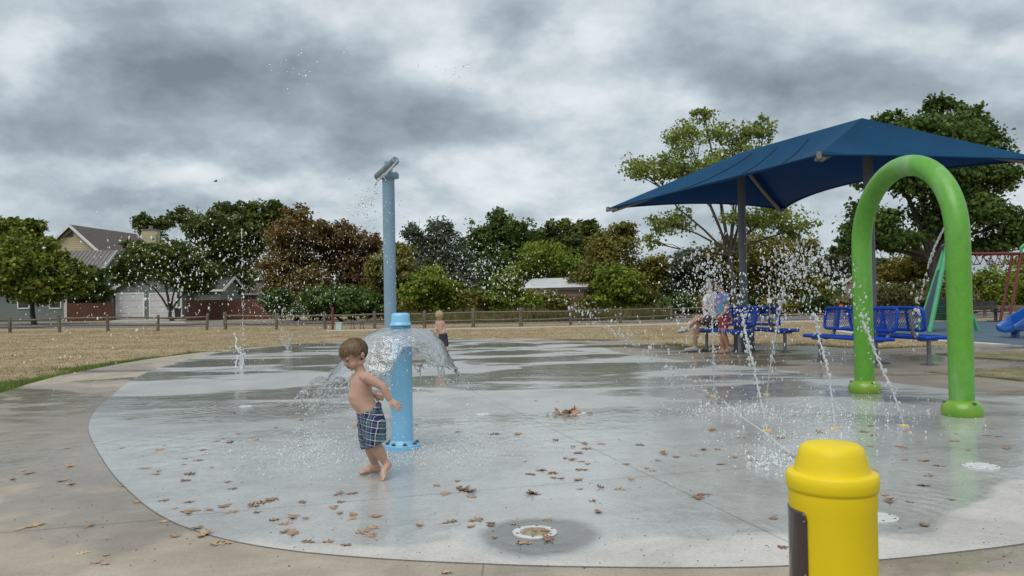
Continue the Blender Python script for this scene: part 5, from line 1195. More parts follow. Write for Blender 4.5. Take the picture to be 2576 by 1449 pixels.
def hand(g, wrist, d, side, r, curl=.3, spread=.18, ln=.075, pn=None):
    """palm and five fingers; d = pointing direction, side = towards the thumb"""
    d = Vector(d).normalized(); sd_ = Vector(side); sd_ = (sd_-d*sd_.dot(d)).normalized(); pn = d.cross(sd_) if pn is None else Vector(pn)
    w = Vector(wrist); pl = ln*.52
    capsule(g, [(w, r*1.5), (w+d*pl*.5, (r*2.3, r*1.5)), (w+d*pl*.95, (r*2.4, r*1.3))], 10) if False else None
    for k in range(4): o_ = (1.5-k)*r*1.15; capsule(g, [(w+sd_*o_*.5, r*1.25), (w+sd_*o_+d*pl, r*1.12)], 8)
    for k, fl in enumerate((.88, 1.0, .93, .74)):
        o_ = (1.5-k); a = w+d*pl*.9+sd_*o_*r*1.25; fd = (d+sd_*o_*spread*.35).normalized(); L1 = ln*.55*fl
        b_ = a+(fd*math.cos(curl)+pn*math.sin(curl))*L1*.5; c_ = b_+(fd*math.cos(curl*2.2)+pn*math.sin(curl*2.2))*L1*.5
        capsule(g, [(a, r*.82), (b_, r*.78), (c_, r*.62)], 8)
    a = w+d*pl*.25+sd_*r*1.7; b_ = a+(d*.7+sd_*.75).normalized()*ln*.27; c_ = b_+(d*.95+sd_*.3+pn*.3).normalized()*ln*.24; capsule(g, [(a, r*1.05), (b_, r*.88), (c_, r*.66)], 8)
def hairdo(name, mat, parent, C, f, l, u, rad, line, n, ln, wd=.0022, comb=None, thick=.006, seed=3):
    """scalp cap plus many combed locks; line(a,b,c) says where hair grows in (forward,left,up)/radius"""
    rd = random.Random(seed); g = MB(); M3 = Matrix((f, l, u)).transposed()
    b = bmesh.new(); bmesh.ops.create_icosphere(b, subdivisions=4, radius=1)
    kill = [v for v in b.verts if not line(v.co.x, v.co.y, v.co.z)]; bmesh.ops.delete(b, geom=kill, context='VERTS')
    for v in b.verts:
        k = 1+thick/rad[0]*(.55+.6*mnoise.noise(v.co*5)); v.co = C+M3 @ Vector((v.co.x*rad[0]*k, v.co.y*rad[1]*k, v.co.z*rad[2]*k))
    me = bpy.data.meshes.new(name); b.to_mesh(me); b.free(); me.shade_smooth(); me.materials.append(mat)
    hb = bpy.data.objects.new(name, me); col.objects.link(hb); hb.parent = parent; hb.matrix_parent_inverse = parent.matrix_basis.inverted()
    Vt = []; Fc = []; cnt = 0
    while cnt < n:
        p = Vector((rd.gauss(0, 1), rd.gauss(0, 1), rd.gauss(0, 1))).normalized()
        if not line(p.x, p.y, p.z): continue
        cnt += 1; dr = comb(p); dr = (dr-p*dr.dot(p)).normalized(); sdw = p.cross(dr); L_ = ln*rd.uniform(.6, 1.25); o_ = len(Vt); q = p.copy(); lift = rd.uniform(.2, 1.9)
        for k in range(4):
            rr_ = 1+thick/rad[0]*(.8+.5*lift*(1-abs(k-1.2)/3)); base = Vector((q.x*rad[0], q.y*rad[1], q.z*rad[2]))*rr_; w_ = wd*(1.0, 1.1, .8, .15)[k]
            for s_ in (-1, 1): Vt.append(tuple(C+M3 @ (base+Vector((sdw.x, sdw.y, sdw.z))*s_*w_)))
            q = (q+dr*L_/3/rad[0]+Vector((rd.gauss(0, .02), rd.gauss(0, .02), rd.gauss(0, .02)))).normalized(); dr = comb(q); dr = (dr-q*dr.dot(q)).normalized()
        for k in range(3): Fc.append((o_+2*k, o_+2*k+1, o_+2*k+3, o_+2*k+2))
    lk = npmesh('locks', Vt, Fc, mat, hb, True); lk['kind'] = 'stuff'
    return hb
hair_b = leafmat('brown_hair', [(.075, .048, .028), (.15, .10, .058), (.24, .17, .10), (.11, .072, .042)], .05, .45)
hair_l = leafmat('blond_hair', [(.36, .26, .14), (.46, .35, .20), (.55, .43, .27)], .1, .5)
hair_k = leafmat('black_hair', [(.010, .008, .008), (.02, .016, .015), (.03, .024, .022)], .05, .4)
dark_lid = pm('lash', (.03, .018, .014), None, 5, .6); lip = pm('lip', (.36, .125, .10), (.40, .15, .12), 20, .4); mouth_in = pm('mouth_inside', (.05, .014, .014), None, 5, .5); brow_m = pm('brow', (.17, .11, .07), None, 5, .7)
# ---------------------------------------------------------------- the boy
Y0 = 5.42
def Q(px, py, dy=0.0): return V(px, py, Y0+dy)
mid = G(940, 1200); boy = empty('person', (mid.x, mid.y, .005), 'shirtless toddler in plaid shorts striding barefoot past the blue bollard', 'person')
fb = Vector((-.86, -.5, 0)).normalized(); lb = Vector((-fb.y, fb.x, 0))      # forward; left (towards camera)
lb = Vector((.5, -.86, 0))
g = MB()
rings = [(Q(934, 1068), .074, .068), (Q(932, 1050), .083, .076), (Q(924, 1032), .084, .080), (Q(912, 1013), .084, .089), (Q(906, 995), .083, .086), (Q(907, 976), .083, .074), (Q(907, 960), .086, .066), (Q(908, 948), .084, .056), (Q(908.5, 941), .066, .045), (Q(907, 935), .038, .036)]
ringloft(g, rings, lb, fb)
capsule(g, [(Q(908, 942), .040), (Q(904, 928), .034), (Q(899, 915), .036)])
SL, SR = Q(922, 949, -.074), Q(891, 951, .074)
EL, WL = Q(963, 973, -.075), Q(978, 1003, -.075)
capsule(g, [(Q(913, 947, -.05), .036), (SL, .036), (SL.lerp(EL, .45), .0325), (EL, .0275), (EL.lerp(WL, .3), .0285), (WL, .0195)])
hand(g, WL+Vector((.004, 0, -.004)), Vector((.72, -.05, -.55)), Vector((-.4, -.5, -.7)), .0084, .14, .6, ln=.108)
ER, WR = Q(922, 988, .135), Q(944, 994, .10)
capsule(g, [(Q(899, 949, .05), .036), (SR, .036), (SR.lerp(ER, .5), .032), (ER, .0275), (WR, .0195)])
hand(g, WR, Vector((.9, -.1, -.35)), Vector((0, -.3, -.95)), .0076, .5, ln=.07)
HL, HR = Q(941, 1066, -.042), Q(928, 1068, .042)
tl_ = G(961, 1208.5, .005); KL, AL = Q(944, 1120, -.07), Q(968, 1161, -.045)
capsule(g, [(HL, .068), (HL.lerp(KL, .5), .058), (KL, .043), (KL.lerp(AL, .35), .042), (KL.lerp(AL, .7), .033), (AL, .0255)])
heel = Q(976, 1169, -.05); ball = Vector((tl_.x+.010, tl_.y+.005, .033))
capsule(g, [(AL, .026), (heel, .025)]); capsule(g, [(heel, .024), (heel.lerp(ball, .5)+Vector((-.012, -.004, 0)), .025), (ball, .023)])
for k in range(5):
    sdw = (k-2)*.0115; b_ = ball+lb*sdw+Vector((-.003, 0, -.004)); capsule(g, [(b_, .0095), (b_+Vector((-.010, -.006, -.017)), .0085 if k < 4 else .0105)], 8)
fr_ = G(930, 1191, .005); AR = Vector((Q(941, 1169, .1).x, fr_.y, .075)); KR = Q(930, 1120, .06)
capsule(g, [(HR, .066), (HR.lerp(KR, .5), .056), (KR, .043), (KR.lerp(AR, .35), .041), (KR.lerp(AR, .7), .032), (AR, .026)])
hl = Vector((Q(948, 1185, .1).x, fr_.y+.01, .034)); bl_ = Vector((Q(914, 1190, .1).x, fr_.y-.02, .026)); dfw = (bl_-hl).normalized(); dfw.z = 0; sdf = Vector((-dfw.y, dfw.x, 0))
capsule(g, [(AR, .027), (hl, .026)]); capsule(g, [(hl, .026), (hl.lerp(bl_, .5)+Vector((0, 0, .010)), .029), (bl_, .0195)]); capsule(g, [(hl.lerp(bl_, .6)+sdf*.014, .018), (bl_+sdf*.014, .0165)]); capsule(g, [(hl.lerp(bl_, .6)-sdf*.014, .018), (bl_-sdf*.014, .0165)])
for k in range(5):
    b_ = bl_+sdf*(k-2)*.0118+Vector((0, 0, -.004)); capsule(g, [(b_, .0095), (b_+dfw*.021+Vector((0, 0, -.004)), .0088 if k else .0115)], 8)
# head, bowed
ff, lf_, uf = basis((-.70, -.58, -.45)); C = Q(888.5, 889, 0); M3 = Matrix((ff, lf_, uf)).transposed()
def hp(a, b, c): return C+M3 @ Vector((a, b, c))
g.ell(hp(-.008, 0, .012), (.092, .078, .082), M3, 24, 16)
g.ell(hp(.028, 0, -.030), (.058, .061, .062), M3, 20, 14)
g.ell(hp(.044, 0, -.075), (.030, .034, .024), M3); g.ell(hp(.056, 0, -.086), (.018, .019, .015), M3)
for s_ in (-1, 1):
    g.ell(hp(.044, s_*.036, -.052), (.032, .027, .030), M3); g.ell(hp(.068, s_*.028, .001), (.016, .024, .011), M3)
    g.ell(hp(-.018, s_*.078, -.022), (.015, .009, .024), M3); g.ell(hp(-.022, s_*.084, -.016), (.013, .006, .017), M3)
    g.ell(hp(.001, s_*.05, -.066), (.036, .018, .022), M3)
capsule(g, [(hp(.079, 0, -.014), .0085), (hp(.089, 0, -.036), .0115)], 10); g.ell(hp(.082, .0105, -.040), (.009, .0075, .0075), M3); g.ell(hp(.082, -.0105, -.040), (.009, .0075, .0075), M3)
g.ell(hp(.077, 0, -.060), (.009, .019, .0065), M3); g.ell(hp(.073, 0, -.071), (.009, .016, .0065), M3)
remesh(g, 'body', skin, boy, .0036, 5)
for s_ in (-1, 1):
    g = MB(); g.ell(hp(.0765, s_*.0285, -.0155), (.006, .0135, .0028), M3); g.build('eyelid_line', dark_lid, boy, 60)
    g = MB(); pts = [hp(.0845, s_*.014, -.002), hp(.085, s_*.026, .003), hp(.077, s_*.040, .001)]; g.tube(pts, [.0025, .003, .0015], 6); g.build('eyebrow', brow_m, boy, 60)
g = MB(); g.ell(hp(.0795, .001, -.0655), (.006, .0165, .0032), M3); g.build('mouth', mouth_in, boy, 60)
g = MB(); g.ell(hp(.080, .0, -.0615), (.0065, .0165, .0026), M3); g.ell(hp(.0775, .0, -.0705), (.0065, .013, .003), M3); g.build('lips', lip, boy, 60)
def bline(a, b, c):
    if a > .25: return c > .40+.05*abs(b)
    if a > -.28: return c > .02+.5*max(0, a) if abs(b) > .3 else c > .2
    return c > -.62
Fv = Vector((.9, 0, -.35))
hairdo('hair', hair_b, boy, hp(-.008, 0, .012), ff, lf_, uf, (.094, .080, .084), bline, 5200, .046, .0012, lambda p: (Vector((.75, .0, -.25)) if p.x > -.35 else Vector((-.15, 0, -1)))+Vector((0, p.y*.35, -.35*abs(p.y))), .0065)
# plaid shorts
def plaid(name):
    m, t, b = newmat(name); tcn = N(t, 'ShaderNodeTexCoord'); sp = N(t, 'ShaderNodeSeparateXYZ'); L(t, tcn, sp, 'Object', 0)
    a = mth(t, 'ADD', mth(t, 'MULTIPLY', sp.outputs[0], 1.0), mth(t, 'MULTIPLY', sp.outputs[1], -.75)); z = mth(t, 'ADD', sp.outputs[2], mth(t, 'MULTIPLY', sp.outputs[0], .18))
    NV, GY, WH, LB = (.005, .012, .075), (.065, .12, .115), (.70, .71, .68), (.12, .20, .32)
    st_ = [(0, NV), (.30, NV), (.305, WH), (.36, NV), (.42, GY), (.60, GY), (.605, LB), (.66, GY), (.70, NV), (.86, WH), (.905, NV)]
    r1 = ramp(t, mth(t, 'FRACT', mth(t, 'DIVIDE', a, .078)), st_, 'CONSTANT'); r2 = ramp(t, mth(t, 'FRACT', mth(t, 'DIVIDE', z, .082)), st_, 'CONSTANT')
    mxn = N(t, 'ShaderNodeMix', data_type='RGBA'); mxn.inputs[0].default_value = .5; t.links.new(r1, mxn.inputs['A']); t.links.new(r2, mxn.inputs['B'])
    t.links.new(mxn.outputs['Result'], b.inputs['Base Color']); b.inputs['Roughness'].default_value = .8
    return m
g = MB()
axw = Vector((.88, 0, .47)).normalized()
ringloft(g, [(Q(927.5, 1027), .090, .088), (Q(929, 1038), .092, .088), (Q(933, 1052), .092, .086), (Q(936, 1066), .091, .084), (Q(937, 1078), .080, .074)], lb, Vector((-.80, -.47, -.40)))
capsule(g, [(HL+Vector((0, 0, 0)), .078), (HL.lerp(KL, .5), .074), (KL.lerp(AL, .02), .066), (KL.lerp(AL, .09), .064)], 18)
capsule(g, [(HR, .076), (HR.lerp(KR, .5), .070), (KR.lerp(AR, .02), .063)], 18)
def wr(p): return .0045*mnoise.noise(Vector((p.x*26, p.y*26, p.z*13)))+.0035*mnoise.noise(Vector((p.x*9, p.y*9, p.z*55)))
sh = remesh(g, 'shorts', plaid('plaid_cotton'), boy, .0042, 7, wr)
# trim waist and hems: cut planes
def cutmesh(o, co, no):
    b = bmesh.new(); b.from_mesh(o.data); bmesh.ops.bisect_plane(b, geom=b.verts[:]+b.edges[:]+b.faces[:], plane_co=co, plane_no=no, clear_outer=True); b.to_mesh(o.data); b.free()
cutmesh(sh, Q(928, 1023.5), Vector((-.45, 0, 1))); cutmesh(sh, (Q(932, 1122)), Vector((.42, 0, -1)).normalized())
so = sh.modifiers.new('thick', 'SOLIDIFY'); so.thickness = .004; so.offset = 1

# ---------------------------------------------------------------- generic small figure
def figure(name, label, loc_, F_, parts, headc, hf, hr, skn, vox=.005):
    e = empty(name, loc_, label, 'person'); g = MB()
    for p in parts: p(g)
    f, l, u = basis(hf); M_ = Matrix((f, l, u)).transposed(); k = hr/.1; H = lambda a, b, c: headc+M_ @ (Vector((a, b, c))*k)
    g.ell(H(-.005, 0, .012), (.092*k, .076*k, .088*k), M_, 18, 12); g.ell(H(.03, 0, -.04), (.056*k, .056*k, .062*k), M_); g.ell(H(.052, 0, -.088), (.022*k, .022*k, .02*k), M_)
    capsule(g, [(H(.085, 0, -.016), .010*k), (H(.096, 0, -.04), .013*k)], 8)
    for s_ in (-1, 1): g.ell(H(-.012, s_*.078, -.02), (.016*k, .010*k, .026*k), M_)
    remesh(g, 'body', skn, e, vox, 4)
    for s_ in (-1, 1): gg = MB(); gg.ell(H(.080, s_*.030, -.012), (.006*k, .013*k, .005*k), M_, 8, 6); gg.build('eye', dark_lid, e)
    gg = MB(); gg.ell(H(.080, 0, -.068), (.006*k, .018*k, .004*k), M_, 8, 6); gg.build('mouth', lip, e)
    return e, (f, l, u), H, k
# far boy
YF = G(1120, 884).y
def QF(px, py, dy=0.0): return V(px, py, YF+dy)
ff_ = Vector((-.25, -.97, 0)).normalized(); ll_ = Vector((-ff_.y, ff_.x, 0))
ft1 = G(1127, 884, .005); ft2 = G(1112, 880, .005)
def fbparts(g):
    ringloft(g, [(QF(1116, 847), .085, .07), (QF(1112, 840), .10, .085), (QF(1109, 832), .10, .085), (QF(1107.5, 822), .10, .08), (QF(1106.5, 813), .11, .075), (QF(1106, 808.5), .10, .06), (QF(1105.5, 806), .045, .045)], ll_, ff_)
    capsule(g, [(QF(1106, 808), .045), (QF(1105, 801), .042)])
    for s_, (sx, ex, wx) in ((1, (1098.5, 1096.5, 1095)), (-1, (1114, 1119, 1117))):
        capsule(g, [(QF(sx, 811), .040), (QF(ex, 822), .034), (QF(wx, 833, -.06), .026), (QF(wx-.5, 836, -.07), .034)])
    capsule(g, [(QF(1118, 848), .066), (QF(1121, 865, -.03), .05), (Vector((ft1.x-.02, ft1.y+.05, .08)), .035), (Vector((ft1.x-.01, ft1.y+.03, .04)), .04), (Vector((ft1.x-.03, ft1.y-.1, .03)), .025)])
    capsule(g, [(QF(1110, 848), .066), (QF(1109, 864, -.03), .05), (Vector((ft2.x, ft2.y+.05, .08)), .035), (Vector((ft2.x, ft2.y+.03, .04)), .04), (Vector((ft2.x-.02, ft2.y-.1, .03)), .025)])
hc = QF(1105, 794); e, (f, l, u), H, k = figure('person', 'small blond shirtless boy in dark shorts standing beyond the water bell', (ft1.x, ft1.y, .005), ff_, [fbparts], hc, (-.2, -.85, -.45), .112, skin, .010)
hairdo('hair', hair_l, e, H(-.005, 0, .012), f, l, u, (.094*k, .078*k, .090*k), lambda a, b, c: c > (.35 if a > .3 else (.0 if a > -.3 else -.5)), 500, .06, .006, lambda p: Vector((.6, p.y*.5, -.4)) if p.x > -.2 else Vector((-.2, p.y*.3, -1)), .012)
g = MB(); ringloft(g, [(QF(1113, 838.5), .108, .092), (QF(1115, 846), .108, .09), (QF(1116, 852), .10, .08)], ll_, ff_); capsule(g, [(QF(1118, 849), .078), (QF(1121.5, 868, -.03), .066)]); capsule(g, [(QF(1110, 849), .078), (QF(1109, 866, -.03), .066)])
o = remesh(g, 'shorts', pm('navy_cotton', (.018, .02, .03), (.03, .033, .045), 20, .8), e, .011, 4); cutmesh(o, QF(1113, 837), Vector((0, 0, 1)))
# standing girl
YG = G(1815, 889).y
def QG(px, py, dy=0.0): return V(px, py, YG+dy)
fg = Vector((-.96, -.28, 0)).normalized(); lg_ = Vector((-fg.y, fg.x, 0)); n1_, n2_ = G(1812, 890, 0), G(1826, 890, 0)
def ggparts(g):
    ringloft(g, [(QG(1819, 808), .135, .12), (QG(1819, 796), .15, .13), (QG(1818, 784), .13, .115), (QG(1817, 768), .14, .12), (QG(1817, 750), .155, .115), (QG(1818, 739), .14, .085), (QG(1817, 734), .05, .05)], lg_, fg)
    capsule(g, [(QG(1816, 736), .05), (QG(1814, 727), .048)])
    capsule(g, [(QG(1824, 744, -.15), .052), (QG(1829, 770, -.17), .042), (QG(1822, 786, -.22), .034), (QG(1812, 795, -.2), .03), (QG(1807, 799, -.2), .035)])
    capsule(g, [(QG(1812, 744, .14), .052), (QG(1808, 768, .18), .042), (QG(1796, 772, .15), .034), (QG(1790, 774, .13), .032)])
    for (hx, dy_, kn, an, ftp) in ((1816, .07, (1815, 841), (1819, 876), n1_), (1822, -.07, (1821, 842), (1831, 877), n2_)):
        capsule(g, [(QG(hx, 808, dy_), .088), (QG(*kn, dy_), .058), (QG((kn[0]+an[0])/2, 856, dy_), .056), (QG(*an, dy_), .036), (Vector((QG(an[0], 885, dy_).x, QG(0, 0, dy_).y, .045)), .042)])
        hx_ = QG(an[0], 885, dy_); capsule(g, [(Vector((hx_.x, hx_.y, .042)), .040), (Vector((hx_.x-.10, hx_.y-.03, .035)), .038), (Vector((hx_.x-.19, hx_.y-.06, .024)), .024)])
hc = QG(1812, 715); e, (f, l, u), H, k = figure('person', 'barefoot girl with long dark hair, tie dye shirt and red shorts standing', (n1_.x, n1_.y, 0), fg, [ggparts], hc, (-.95, -.25, -.2), .112, skin2, .011)
hairdo('hair', hair_k, e, H(-.005, 0, .012), f, l, u, (.094*k, .078*k, .090*k), lambda a, b, c: c > (.45 if a > .3 else (-.05 if a > -.2 else -.8)), 500, .1, .007, lambda p: Vector((-.3, p.y*.3, -1)), .014)
g = MB(); capsule(g, [(H(-.06, 0, .03), .07), (H(-.095, 0, -.1), .075), (H(-.11, -.01, -.22), .06), (H(-.10, 0, -.33), .03)], 12); remesh(g, 'long_hair', hair_k, e, .012, 3, lambda p: .012*mnoise.noise(Vector((p.x*40, p.y*40, p.z*6))))
m, t, b = newmat('tie_dye'); tcn = N(t, 'ShaderNodeTexCoord'); nz = noise(t, tcn.outputs['Object'], 5.5, 3, .6, 1.2); t.links.new(ramp(t, nz.outputs[0], [(.34, (.16, .10, .34)), (.46, (.24, .15, .42)), (.54, (.10, .26, .36)), (.62, (.06, .28, .36)), (.7, (.35, .30, .42))]), b.inputs['Base Color']); b.inputs['Roughness'].default_value = .85
g = MB(); ringloft(g, [(QG(1819, 792), .165, .145), (QG(1818, 782), .155, .14), (QG(1817, 768), .158, .138), (QG(1817, 750), .17, .13), (QG(1818, 739), .155, .10), (QG(1817, 735.5), .08, .07)], lg_, fg); capsule(g, [(QG(1823, 743, -.14), .068), (QG(1827, 757, -.165), .064)]); capsule(g, [(QG(1812, 743, .13), .068), (QG(1809, 757, .16), .062)])
remesh(g, 'shirt', m, e, .012, 4, lambda p: .008*mnoise.noise(Vector((p.x*9, p.y*9, p.z*12))))
g = MB(); ringloft(g, [(QG(1819, 788), .16, .14), (QG(1819, 798), .168, .148), (QG(1819, 808), .155, .14)], lg_, fg); capsule(g, [(QG(1816, 806, .07), .104), (QG(1816, 818, .07), .095)]); capsule(g, [(QG(1822, 806, -.07), .104), (QG(1822, 818, -.07), .095)])
remesh(g, 'shorts', pm('red_cotton', (.26, .035, .05), (.34, .055, .07), 12, .8), e, .012, 4, lambda p: .008*mnoise.noise(Vector((p.x*12, p.y*12, p.z*8))))
# seated woman
YW = 17.35
def QW(px, py, dy=0.0): return V(px, py, YW+dy)
fw = Vector((-.97, -.24, 0)).normalized(); lw_ = Vector((-fw.y, fw.x, 0)); g1 = G(1740, 884, 0)
HPZ = .56
hipL, hipR = QW(1789, 806, -.1), QW(1789, 806, .1)
def wparts(g):
    ringloft(g, [(QW(1790, 812), .165, .15), (QW(1789, 800), .17, .155), (QW(1787, 785), .145, .13), (QW(1785, 768), .15, .13), (QW(1784, 752), .17, .12), (QW(1785, 742), .15, .09), (QW(1785, 737), .055, .055)], lw_, fw)
    capsule(g, [(QW(1785, 740), .055), (QW(1785, 731), .052)])
    capsule(g, [(QW(1781, 748, -.17), .055), (QW(1768, 766, -.22), .046), (QW(1776, 779, -.26), .036), (QW(1782, 784, -.22), .038)])
    capsule(g, [(QW(1787, 748, .16), .055), (QW(1778, 768, .22), .046), (QW(1768, 780, .1), .036)])
    knR = QW(1757, 812, -.02); anR = QW(1746, 869, -.05)
    capsule(g, [(hipR, .10), (knR, .068), (knR.lerp(anR, .35), .062), (anR, .042), (Vector((anR.x-.02, anR.y, .07)), .045)])
    capsule(g, [(Vector((anR.x, anR.y, .06)), .05), (Vector((anR.x-.11, anR.y-.03, .05)), .045), (Vector((anR.x-.17, anR.y-.05, .045)), .035)])
    knL = QW(1754, 800, -.12); anL = QW(1727, 826, -.2); tL_ = QW(1712, 833, -.2)
    capsule(g, [(hipL, .10), (knL, .07), (knL.lerp(anL, .4), .06), (anL, .042), (tL_, .04)])
hc = QW(1786, 720); e, (f, l, u), H, k = figure('person', 'woman in white shirt and sneakers sitting with crossed legs behind the spray', (QW(1789, 806).x, YW, .47), fw, [wparts], hc, (-.95, -.25, -.05), .112, skin2, .012)
hairdo('hair', hair_b, e, H(-.005, 0, .012), f, l, u, (.094*k, .078*k, .090*k), lambda a, b, c: c > (.4 if a > .3 else (.0 if a > -.2 else -.7)), 400, .09, .007, lambda p: Vector((-.4, p.y*.3, -1)), .014)
g = MB(); ringloft(g, [(QW(1790, 806), .185, .17), (QW(1788, 793), .18, .17), (QW(1786, 780), .165, .155), (QW(1785, 766), .17, .15), (QW(1784, 752), .185, .135), (QW(1785, 742), .165, .105), (QW(1785, 739), .09, .08)], lw_, fw); capsule(g, [(QW(1781, 747, -.16), .07), (QW(1774, 758, -.2), .066)]); capsule(g, [(QW(1787, 747, .15), .07), (QW(1782, 759, .2), .066)])
remesh(g, 'shirt', pm('white_cotton', (.66, .66, .68), (.76, .76, .77), 8, .85), e, .013, 4, lambda p: .01*mnoise.noise(Vector((p.x*9, p.y*9, p.z*12))))
g = MB(); capsule(g, [(QW(1790, 808), .17), (QW(1788, 806), .16)]); capsule(g, [(hipR, .118), (hipR.lerp(QW(1757, 812, -.02), .5), .1)]); capsule(g, [(hipL, .118), (hipL.lerp(QW(1754, 800, -.12), .5), .1)]); remesh(g, 'shorts', pm('charcoal_cotton', (.05, .05, .055), (.08, .08, .085), 12, .85), e, .013, 4)
shoe_m = pm('sneaker_grey', (.30, .31, .33), (.40, .41, .43), 30, .7)
anR = QW(1746, 869, -.05); g = MB(); capsule(g, [(Vector((anR.x+.03, anR.y, .058)), .054), (Vector((anR.x-.08, anR.y-.02, .055)), .054), (Vector((anR.x-.2, anR.y-.05, .044)), .042)]); capsule(g, [(Vector((anR.x, anR.y, .06)), .05), (Vector((anR.x+.005, anR.y, .12)), .05)]); remesh(g, 'sneaker', shoe_m, e, .011, 3)
g = MB(); a_, b_ = QW(1729, 827, -.2), QW(1708, 834, -.2); capsule(g, [(a_, .056), (a_.lerp(b_, .5), .055), (b_, .042)]); remesh(g, 'sneaker', shoe_m, e, .011, 3)
# ================================================================== SMALL THINGS
# oak leaves on the floor
def leafmesh(seed):
    rd = random.Random(seed); left = []; L_ = 1.0
    lob = [(.07, .05), (.15, .07), (.24, .22), (.36, .36), (.33, .20), (.38, .13), (.45, .14), (.55, .40), (.70, .60), (.64, .34), (.66, .17), (.71, .14), (.80, .28), (.94, .36), (.88, .18), (.90, .10), (.96, .11), (1.06, .0)]
    out = [(0, .0)]
    for (x, y) in lob: out.append((x+rd.gauss(0, .02), y*rd.uniform(.7, 1.25)))
    curl, fold = rd.uniform(-.5, .9), rd.uniform(.1, .8); b = bmesh.new(); mids = []
    def bend(x, y):
        z = fold*abs(y)*.55+curl*(x-.5)**2*.7+.06*math.sin(x*9+seed)*abs(y)*2; return Vector((x-.5, y*.92, z))
    mid = [b.verts.new(bend(x, 0)) for x, _ in out]
    for s_ in (-1, 1):
        ed = [mid[0]]+[b.verts.new(bend(x, s_*y)) for x, y in out[1:-1]]+[mid[-1]]
        for i in range(len(out)-1):
            q = [mid[i], mid[i+1], ed[i+1], ed[i]]; q = [v for k, v in enumerate(q) if v not in q[:k]]
            if len(q) > 2: b.faces.new(q if s_ > 0 else q[::-1])
    st = [bend(0, 0)+Vector((-.02*k*8, .012*k, .03*k*k*.5*rd.uniform(-1, 2))) for k in range(3)]
    pv = [(b.verts.new(p+Vector((0, -.012, 0))), b.verts.new(p+Vector((0, .012, 0)))) for p in st]
    for k in range(2): b.faces.new((pv[k][0], pv[k][1], pv[k+1][1], pv[k+1][0]))
    zmin = min(v.co.z for v in b.verts)
    for v in b.verts: v.co.z -= zmin
    me = bpy.data.meshes.new('oak_leaf'); b.to_mesh(me); b.free(); me.shade_smooth(); return me
def leafpaper(name, c1, c2):
    m, t, b = newmat(name); oi = N(t, 'ShaderNodeObjectInfo'); tcn = N(t, 'ShaderNodeTexCoord'); nz = noise(t, tcn.outputs['Object'], 5, 4)
    x = mth(t, 'ADD', mth(t, 'MULTIPLY', oi.outputs['Random'], .6), mth(t, 'MULTIPLY', nz.outputs[0], .4)); t.links.new(ramp(t, x, [(.15, c1), (.85, c2)]), b.inputs['Base Color']); b.inputs['Roughness'].default_value = .55
    return m
lm_w = leafpaper('wet_leaf', (.17, .09, .05), (.46, .28, .165)); lm_d = leafpaper('dry_leaf', (.34, .21, .11), (.55, .38, .23))
variants = [leafmesh(s_) for s_ in range(14)]
wv = []; dv_ = []
for me in variants:
    a = me.copy(); a.materials.append(lm_w); wv.append(a); c = me.copy(); c.materials.append(lm_d); dv_.append(c)
ZA = [(735,675),(965,687),(985,660),(1215,690),(1110,742),(1180,752),(1110,775),(865,798),(950,817),(940,833),(1270,795),(1130,832),(1120,870),(1365,880),(1390,920),(730,900),(840,993),(975,990),(1130,1000),(1045,1040),(1130,1065),(1185,1050),(1260,1048),(1355,1020),(1380,1062),(1525,1025),(1550,1060),(1610,990),(1640,985),(1645,1105),(985,1107),(1175,1155),(1045,1195),(1220,1197),(1320,1245),(1365,1232),(110,1158),(150,1148),(215,1135),(520,1140),(495,1298),(645,1308),(570,1352),(635,1365),(120,812),(190,820),(80,860),(380,865),(430,888),(400,675),(420,783),(785,500),(1275,415),(1405,467),(1430,595),(1330,620),(1300,637),(1375,645),(1525,630)]
ZB = [(435,10),(610,25),(215,75),(865,60),(870,75),(1390,50),(1750,110),(2050,128),(2235,130),(2560,180),(2310,355),(2350,460),(2440,430),(2520,455),(2540,495),(1565,560),(1740,520),(1630,630),(1770,590),(1830,610),(1845,652),(2370,628),(730,632),(840,625),(765,695),(695,743),(750,790),(855,800),(845,840),(1050,810),(435,700),(185,670),(120,695),(205,845),(350,830),(455,835),(285,878),(290,940),(350,965),(490,1030),(640,1028),(790,1055),(940,945),(1010,915),(1010,978),(1410,893),(1660,865),(1880,850),(1855,898),(2020,870),(2015,885),(2190,878),(2500,850),(2050,985),(2300,1040),(2490,1020),(2380,945),(2480,950),(1650,1285)]
ZC = [(760,35),(50,80),(210,85),(215,385),(555,412),(430,412),(340,437),(450,450),(385,485),(275,525),(330,540),(395,550),(450,568),(865,422),(85,618),(180,637),(410,613),(755,573),(20,650),(235,680),(385,688),(790,690),(710,768),(555,755),(385,765),(35,800),(485,860),(530,940),(1005,543),(920,600),(955,622),(1140,517),(1050,495),(1290,505),(1355,455),(1470,458),(1595,515),(1700,480),(1750,540),(1500,570),(1655,365),(1965,365),(1365,805),(1310,835),(1900,990),(1980,1215),(1420,310),(135,1005)]
ZD = [(570,235),(240,277),(930,225),(1010,258),(990,175),(1310,225),(1720,245),(1690,305),(1400,308),(1970,258),(2070,265),(2140,370),(1810,382),(1580,515),(1475,597),(1240,357),(1270,463),(1425,468),(1000,547),(990,350),(1110,760),(1150,818),(1330,818),(1680,795),(1440,1012),(1450,680)]
LP = [(x*.4191, 841.5+y*.4191) for x, y in ZA]+[(631.1+x*.2994, 1051.9+y*.2994) for x, y in ZB]+[(1332.4+x*.3223, 981.8+y*.3223) for x, y in ZC]+[(1893.4+x*.2982, 1016.8+y*.2982) for x, y in ZD]
rl = random.Random(11)
